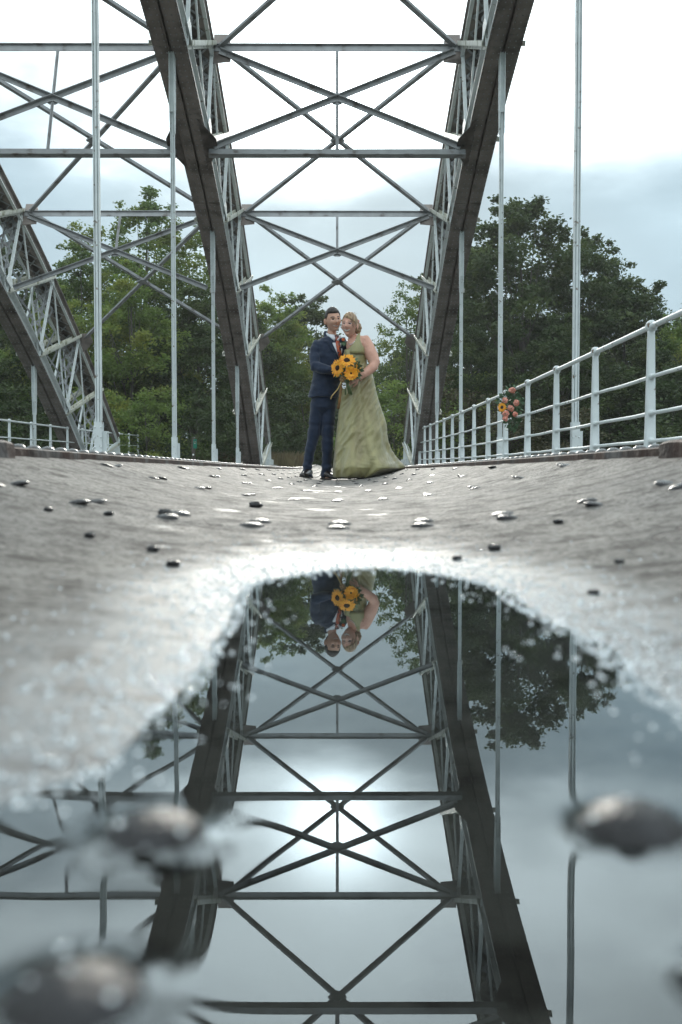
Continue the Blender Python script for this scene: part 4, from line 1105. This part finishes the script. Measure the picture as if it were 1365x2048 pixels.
for x in (700, 725): b.tube([P(x, 785, WD), P(x - 3, 868, WD), P(x - 6, 950, WD)], [.06, .05, .035], 12)
body = remeshed('body', b, [M['skin_f'], M['lips'], M['teeth'], M['eyew'], M['iris'], M['brow_f']], bride, .0040, 2, .4)
face_mats(body, wc, *HW, FW, FW.inverted(), dict(teeth=True, brow=.030, op=.085, iris=.13))
def maskf(n):
    if n.y < -.25: return s1(.50, .60, n.z + .38 * max(0, n.x) ** 1.0 - .12 * max(0, -n.x))
    return s1(-.35, -.2, n.z - (.55 * max(0, (-n.y + .0) / .25) if n.y < 0 else -.5 * n.y))
hm = hairshell(wc, .078, .100, .122, FW, maskf, lambda n: .07 + .10 * max(0, n.z) + .09 * max(0, n.y) + .02 * math.sin(n.x * 22 + n.z * 9))
bun = wc + FW @ Vector((.052, .085, -.005)); 
for k in range(7):
    a = k * .9; hm.ell(bun + Vector((.022 * math.cos(a), .015 * math.sin(a * 1.7), .035 * math.sin(a))), (.032, .032, .030), 12, 8)
for k in range(9):
    t0 = rng.uniform(-.5, .9); p0 = wc + FW @ Vector((.078 * t0, -.088 * math.sqrt(max(.05, 1 - t0 * t0)) * .9, .085 - .02 * abs(t0)))
    p1 = p0 + FW @ Vector((.012 + .02 * rng.random(), -.006, -.05)); p2 = p1 + FW @ Vector((.012 + .012 * rng.random(), .006, -.05 - .03 * rng.random()))
    hm.tube([p0, p1, p2], [.0035, .0028, .0012], 5)
for k in range(16):
    a = rng.uniform(-.6, 1.9); p0 = wc + FW @ Vector((.08 * math.sin(a), .02, .10 * math.cos(a) + .02)); hm.tube([p0, p0 + Vector((rng.normal(.01, .012), 0, rng.uniform(.0, .03)))], [.003, .0012], 4)
adopt(hm.build('hair', M['hair_f'], None, True), bride)
hf = MB(); c0 = wc + FW @ Vector((.075, .045, .055))
for k in range(22):
    a = rng.uniform(0, 6.28); d_ = Vector((math.cos(a), rng.uniform(-.9, .3), math.sin(a))).normalized(); hf.ell(c0 + d_ * .012, (.010, .0035, .010), 6, 5, d_.to_track_quat('Y', 'Z').to_matrix())
hfo = hf.build('hair_flower', M['pink']); tag(hfo, "small pink flower pinned in the bride's updo", 'flower')
ts = surf_of(TR, WD, .115)
# dress: bodice + skirt as one sheet of rings with folds
nd = 120; rings = []
SK = [(703.5, 690.0, 734.5, .128), (708, 688.5, 734.5, .132), (714, 688, 734, .136), (722, 689.5, 733.5, .128), (732, 691, 734, .118), (742, 692.5, 739, .115), (750, 691, 745, .122), (760, 687.5, 747.5, .135), (772, 684, 749.5, .15), (792, 681.5, 754, .17), (815, 679, 761, .20), (835, 677, 768, .23), (850, 675.5, 772.5, .25), (868, 673.5, 774, .28), (885, 671.5, 776, .30), (900, 670, 783, .33), (912, 669, 792, .36), (922, 668, 801, .38), (930, 667.5, 810, .40), (936, 667, 815, .41), (942, 667, 800, .40), (948, 667, 780, .38), (953, 668, 762, .35), (954.5, 668.5, 757, .34)]
for (y, xl, xr, dp) in [interp_row([tuple(q) for q in SK], yy) for yy in np.linspace(703.5, 954.5, 150)]:
    ring = []; cx = 690 + (712 - 690) * min(1, (y - 700) / 60); t = max(0, (y - 745) / 210)
    for k in range(nd):
        a = 2 * math.pi * k / nd; ca, sa = math.cos(a), math.sin(a)
        rx = (xr - cx) if ca > 0 else (cx - xl)
        f = 1 + t * (.075 * math.sin(7 * a + 2.0 * t + .6) + .030 * math.sin(13 * a + 1.0 - 3 * t)) * (1 - .55 * abs(ca) ** 6)
        f += .022 * t * noise.noise(Vector((ca * 3, sa * 3, y * .035))) * 2
        f += .010 * (noise.noise(Vector((ca * 4, y * .10 + ca * 2.5, sa * 3)))) * (1 - .3 * t)
        da = (a - (4.90 + .12 * t)); f -= (.03 + .06 * t) * math.exp(-(da / .06) ** 2)        # pressed fold down the front
        back = max(0, ca) ** 3 * max(0, (y - 885) / 50) * .30
        p = P(cx + rx * ca * (1 if abs(ca) > .999 else 1), y, WD + .02)
        px_ = cx + rx * ca * (1 + (f - 1) * .5)
        pt = P(px_, y, WD + .02); ring.append(Vector((pt.x, WD + .02 + dp * sa * f * (1.0 - .0 * ca) + back, pt.z)))
    rings.append(ring)
dm = MB(); dm.rings(rings, 0, False)
for v in range(len(dm.v)):
    x, y, z = dm.v[v]
    n = noise.noise(Vector((x * 11 - z * 5.5, y * 3, z * 2.0 + x * .5))); n2 = noise.noise(Vector((x * 17 - z * 13, y * 4, z * 4 + x * 2)))
    r1 = 1 - 2 * abs(n) ; r2 = 1 - 2 * abs(n2); up_ = s1(1.35, 1.2, z)
    dm.v[v] = (x, y - .026 * r1 * max(r1, 0) * (.35 + .65 * up_) - .011 * max(r2, 0) ** 3 * up_, z)
# ground the hem
dres = adopt(dm.build('dress', M['dress'], None, True), bride)
sol = dres.modifiers.new('s', 'SOLIDIFY'); sol.thickness = .004; sol.offset = -1
patch('bodice_strap', [(667.5, 716.5, 721), (674, 713.5, 720.5), (682, 710.5, 721), (690, 706, 724), (696, 700, 728), (702, 691.5, 733), (708, 690, 733.5)], lambda x, y: ts(x, y) - (.0 if y > 675 else .03 * (675 - y) / 8 * -1), .014, M['dress'], bride, 10, .006)
hb = MB(); hb.rings([[Vector((p[0] * 1.0, p[1] + .004 if p[1] < WD else p[1] - .004, zz_)) for p in rings[-1]] for zz_ in (rings[-1][0].z - .014, rings[-1][0].z + .03)], 0, False)
adopt(hb.build('hem_lining', M['hem'], None, True), bride)
nk = MB(); pts = [P(x, y, ts(x, max(y, 676)) - .012) for x, y in ((694.5, 683), (697, 688), (700, 691), (704, 690), (709, 685), (713, 678))]; nk.tube(pts, .0028, 6); adopt(nk.build('necklace', M['silver'], None, True), bride)
gl = MB()
for s in (-1, 1):
    c = wc + FW @ Vector((s * .031, -.101, .005)); q_ = FW
    gl.tube([c + q_ @ Vector((.021 * math.cos(a), .004 * (abs(math.cos(a))), .014 * math.sin(a))) for a in [2 * math.pi * k / 16 for k in range(17)]], .0011, 5)
    gl.tube([c + q_ @ Vector((s * .021, .004, 0)), wc + FW @ Vector((s * .078, -.0, .005))], .0012, 5)
gl.tube([wc + FW @ Vector((-.010, -.105, .008)), wc + FW @ Vector((.010, -.105, .008))], .0012, 5)
go_ = gl.build('spectacles', M['silver'], None); tag(go_, 'thin metal framed spectacles worn by the bride', 'glasses')

# ---- flowers
def sunflower(c, nrm, r, parent, petals=21, layers=2, curl=.25, inner=.36, name='sunflower'):
    q_ = Vector(nrm).to_track_quat('Z', 'Y').to_matrix(); c = Vector(c); m = MB()
    for l in range(layers):
        for k in range(petals):
            a = 2 * math.pi * (k + .5 * l) / petals + rng.uniform(-.08, .08); rr_ = r * rng.uniform(.86, 1.1) * (1 - .14 * l); d_ = Vector((math.cos(a), math.sin(a), 0)); e_ = Vector((-d_.y, d_.x, 0)); cz = curl * rng.uniform(.4, 1.4)
            wv = r * rng.uniform(.10, .14); pts = []
            for t, w_ in ((inner * .7, .5), (.55, 1), (.8, .8), (1.0, .05)):
                z_ = rr_ * (cz * (t - .3) - .35 * (t - .3) ** 2 * rng.uniform(.5, 1.6)) + .004 * l
                for s in (-1, 1): pts.append(c + q_ @ (d_ * rr_ * t + e_ * wv * w_ * s + Vector((0, 0, z_ + (0.0015 if s > 0 else 0)))))
            m.add(pts, [(0, 1, 3, 2), (2, 3, 5, 4), (4, 5, 7, 6)])
    o = m.build(name, M['yellow'], None); adopt(o, parent)
    m = MB(); m.dome(c, r * inner, r * .16, nrm, 18, 5); 
    for k in range(60):
        a = rng.uniform(0, 6.28); p = math.sqrt(rng.random()) * r * inner * .95; m.dome(c + q_ @ Vector((p * math.cos(a), p * math.sin(a), r * .16 * math.sqrt(max(0, 1 - (p / (r * inner)) ** 2)) * .92)), r * .035, r * .05, nrm, 5, 2)
    dd = m.build('disc', M['disc'], o, True); return o
def leafblob(name, c, r, n, ls, parent, mat, flat=(1, 1, 1)):
    m = MB()
    for k in range(n):
        d_ = Vector(rng.normal(0, 1, 3)).normalized(); p = Vector(c) + Vector([d_[i] * r * flat[i] * rng.uniform(.55, 1.05) for i in range(3)]); t = (d_ + Vector(rng.normal(0, .6, 3))).normalized(); e_ = t.cross(Vector(rng.normal(0, 1, 3))).normalized(); l = ls * rng.uniform(.6, 1.2); u = t.cross(e_)
        m.add([p, p + t * l * .45 + e_ * l * .30, p + t * l + u * l * .1, p + t * l * .45 - e_ * l * .30], [(0, 1, 2, 3)])
    o = m.build(name, mat, None); return adopt(o, parent)
BD = 10.04
bq = empty('bouquet', P(696, 745, BD)); tag(bq, 'round bouquet of three large sunflowers held by the bride at waist height', 'bouquet')
sunflower(P(694, 722, BD - .02), (-.02, -.75, .62), .092, bq)
sunflower(P(676, 737, BD), (-.68, -.7, .10), .098, bq, inner=.30)
sunflower(P(702.5, 747.5, BD - .05), (.10, -1, .0), .078, bq, petals=24, layers=4, curl=.6, inner=.28)
sunflower(P(717, 736, BD + .04), (.85, -.55, .15), .060, bq, petals=16)
leafblob('greenery', P(697, 740, BD + .05), .115, 150, .065, bq, M['leafb'], (1.05, .6, .95))
m = MB()
for k in range(16):
    a = rng.uniform(-1, 1); b_ = rng.uniform(-1, 1); m.tube([P(697 + a * 9, 752, BD + .05), P(693.5 + a * 4, 768, BD + .03 + b_ * .015), P(697 + a * 8, 789 + rng.uniform(-3, 3), BD + .02 + b_ * .02)], .0042, 6)
adopt(m.build('stems', M['stem'], None, True), bq)
def ribbon(name, pts, w_, mat, parent):
    m = MB(); n = len(pts); P3 = [P(*p) for p in pts]; vs = []
    for i, p in enumerate(P3):
        d_ = (P3[min(i + 1, n - 1)] - P3[max(i - 1, 0)]).normalized(); e_ = d_.cross(Vector((0, 1, 0))).normalized() * w_ / 2; vs += [p - e_, p + e_, p + e_ + Vector((0, .0015, 0)), p - e_ + Vector((0, .0015, 0))]
    m.rings([vs[i * 4:i * 4 + 4] for i in range(n)]); return adopt(m.build(name, mat, None, True), parent)
ribbon('gold_ribbon', [(688, 756, BD), (684, 762, BD - .03), (680, 771, BD - .02), (676, 779, BD), (669, 787, BD - .01), (664, 793, BD), (662, 799, BD + .01)], .012, M['gold'], bq)
ribbon('bronze_ribbon', [(685, 754, BD - .02), (683.5, 765, BD - .01), (682, 782, BD + .01), (680, 800, BD + .02), (677, 818, BD + .03)], .026, M['bronze'], bq)
ribbon('ribbon_bow', [(680, 762, BD - .02), (684, 755, BD - .04), (690, 757, BD - .05), (687, 764, BD - .04), (682, 761, BD - .03)], .02, M['bronze'], bq)
m = MB(); cc = P(688.5, 772, BD - .03)
m.tube([cc + Vector((.016 * math.cos(a), 0, .030 * math.sin(a))) for a in [2 * math.pi * k / 16 for k in range(17)]], .005, 6); m.ell(cc + Vector((0, 0, .012)), (.009, .006, .012), 8, 6); m.ell(cc - Vector((0, 0, .013)), (.010, .006, .010), 8, 6); m.tube([cc + Vector((0, 0, .03)), P(690, 757, BD - .02)], .003, 6)
adopt(m.build('charm', M['silver'], None, True), bq)

# garland tied to the railing
GD = 13.95
ga = empty('flower_garland', P(1020, 815, GD)); tag(ga, 'spray of pink roses, a sunflower and greenery tied to the right railing', 'flowers')
leafblob('greenery', P(1021, 806, GD - .04), .17, 230, .075, ga, M['leafb'], (.95, .5, 1.1)); leafblob('greenery', P(1025, 836, GD - .03), .13, 170, .07, ga, M['leafb'], (.8, .5, 1.3)); leafblob('greenery', P(1023, 783, GD - .03), .09, 80, .055, ga, M['leafb'], (.8, .5, 1.2))
def rose(px, py, r, nrm):
    c = P(px, py, GD - .17); q_ = Vector(nrm).to_track_quat('Z', 'Y').to_matrix(); m = MB()
    for l, (n, rr_, tilt) in enumerate(((3, .35, .2), (4, .6, .5), (5, .85, .9), (6, 1.05, 1.25))):
        for k in range(n):
            a = 2 * math.pi * k / n + l * .7; d_ = Vector((math.cos(a), math.sin(a), 0)); ax = Vector((-d_.y, d_.x, 0)); rt = Matrix.Rotation(tilt, 3, ax)
            m.ell(c + q_ @ (d_ * r * rr_ * rng.uniform(.55, .85) + Vector((0, 0, r * (.35 - .2 * l)))), (r * rng.uniform(.35, .6), r * .07, r * rng.uniform(.35, .55)), 8, 6, q_ @ Matrix.Rotation(a + math.pi / 2, 3, 'Z') @ Matrix.Rotation(-tilt * .6, 3, 'X'))
    adopt(m.build('rose', M['pink'], None, True), ga)
for a_ in ((1025, 780, .046, (0, -1, .3)), (1009, 801, .040, (-.5, -1, 0)), (1034, 806, .046, (.3, -1, 0)), (1021.5, 817, .044, (0, -1, 0)), (1011, 828, .048, (-.3, -1, 0)), (1010, 838, .040, (-.3, -1, -.3)), (1031.5, 829, .036, (.4, -1, 0))): rose(*a_)
sunflower(P(1004, 815, GD - .12), (-.55, -.85, .1), .072, ga, petals=18)

# ---- thin haze volume added to lift the dark tones of trees and steel
hz = MB(); hz.box((5, 42, 16), (260, 260, 50))
hm_ = bpy.data.materials.new('tone_lift_haze'); hm_.use_nodes = True; t_ = hm_.node_tree; t_.nodes.clear()
ho = N('ShaderNodeOutputMaterial', t_); pv = N('ShaderNodeVolumePrincipled', t_); pv.inputs['Density'].default_value = .00065; pv.inputs['Color'].default_value = (1, 1, .97, 1); pv.inputs['Anisotropy'].default_value = .3
L(pv.outputs[0], ho.inputs['Volume'], t_)
ho_ = hz.build('haze', hm_); tag(ho_, 'thin pale haze added over the bridge to lift the dark tones', None, kind='stuff')
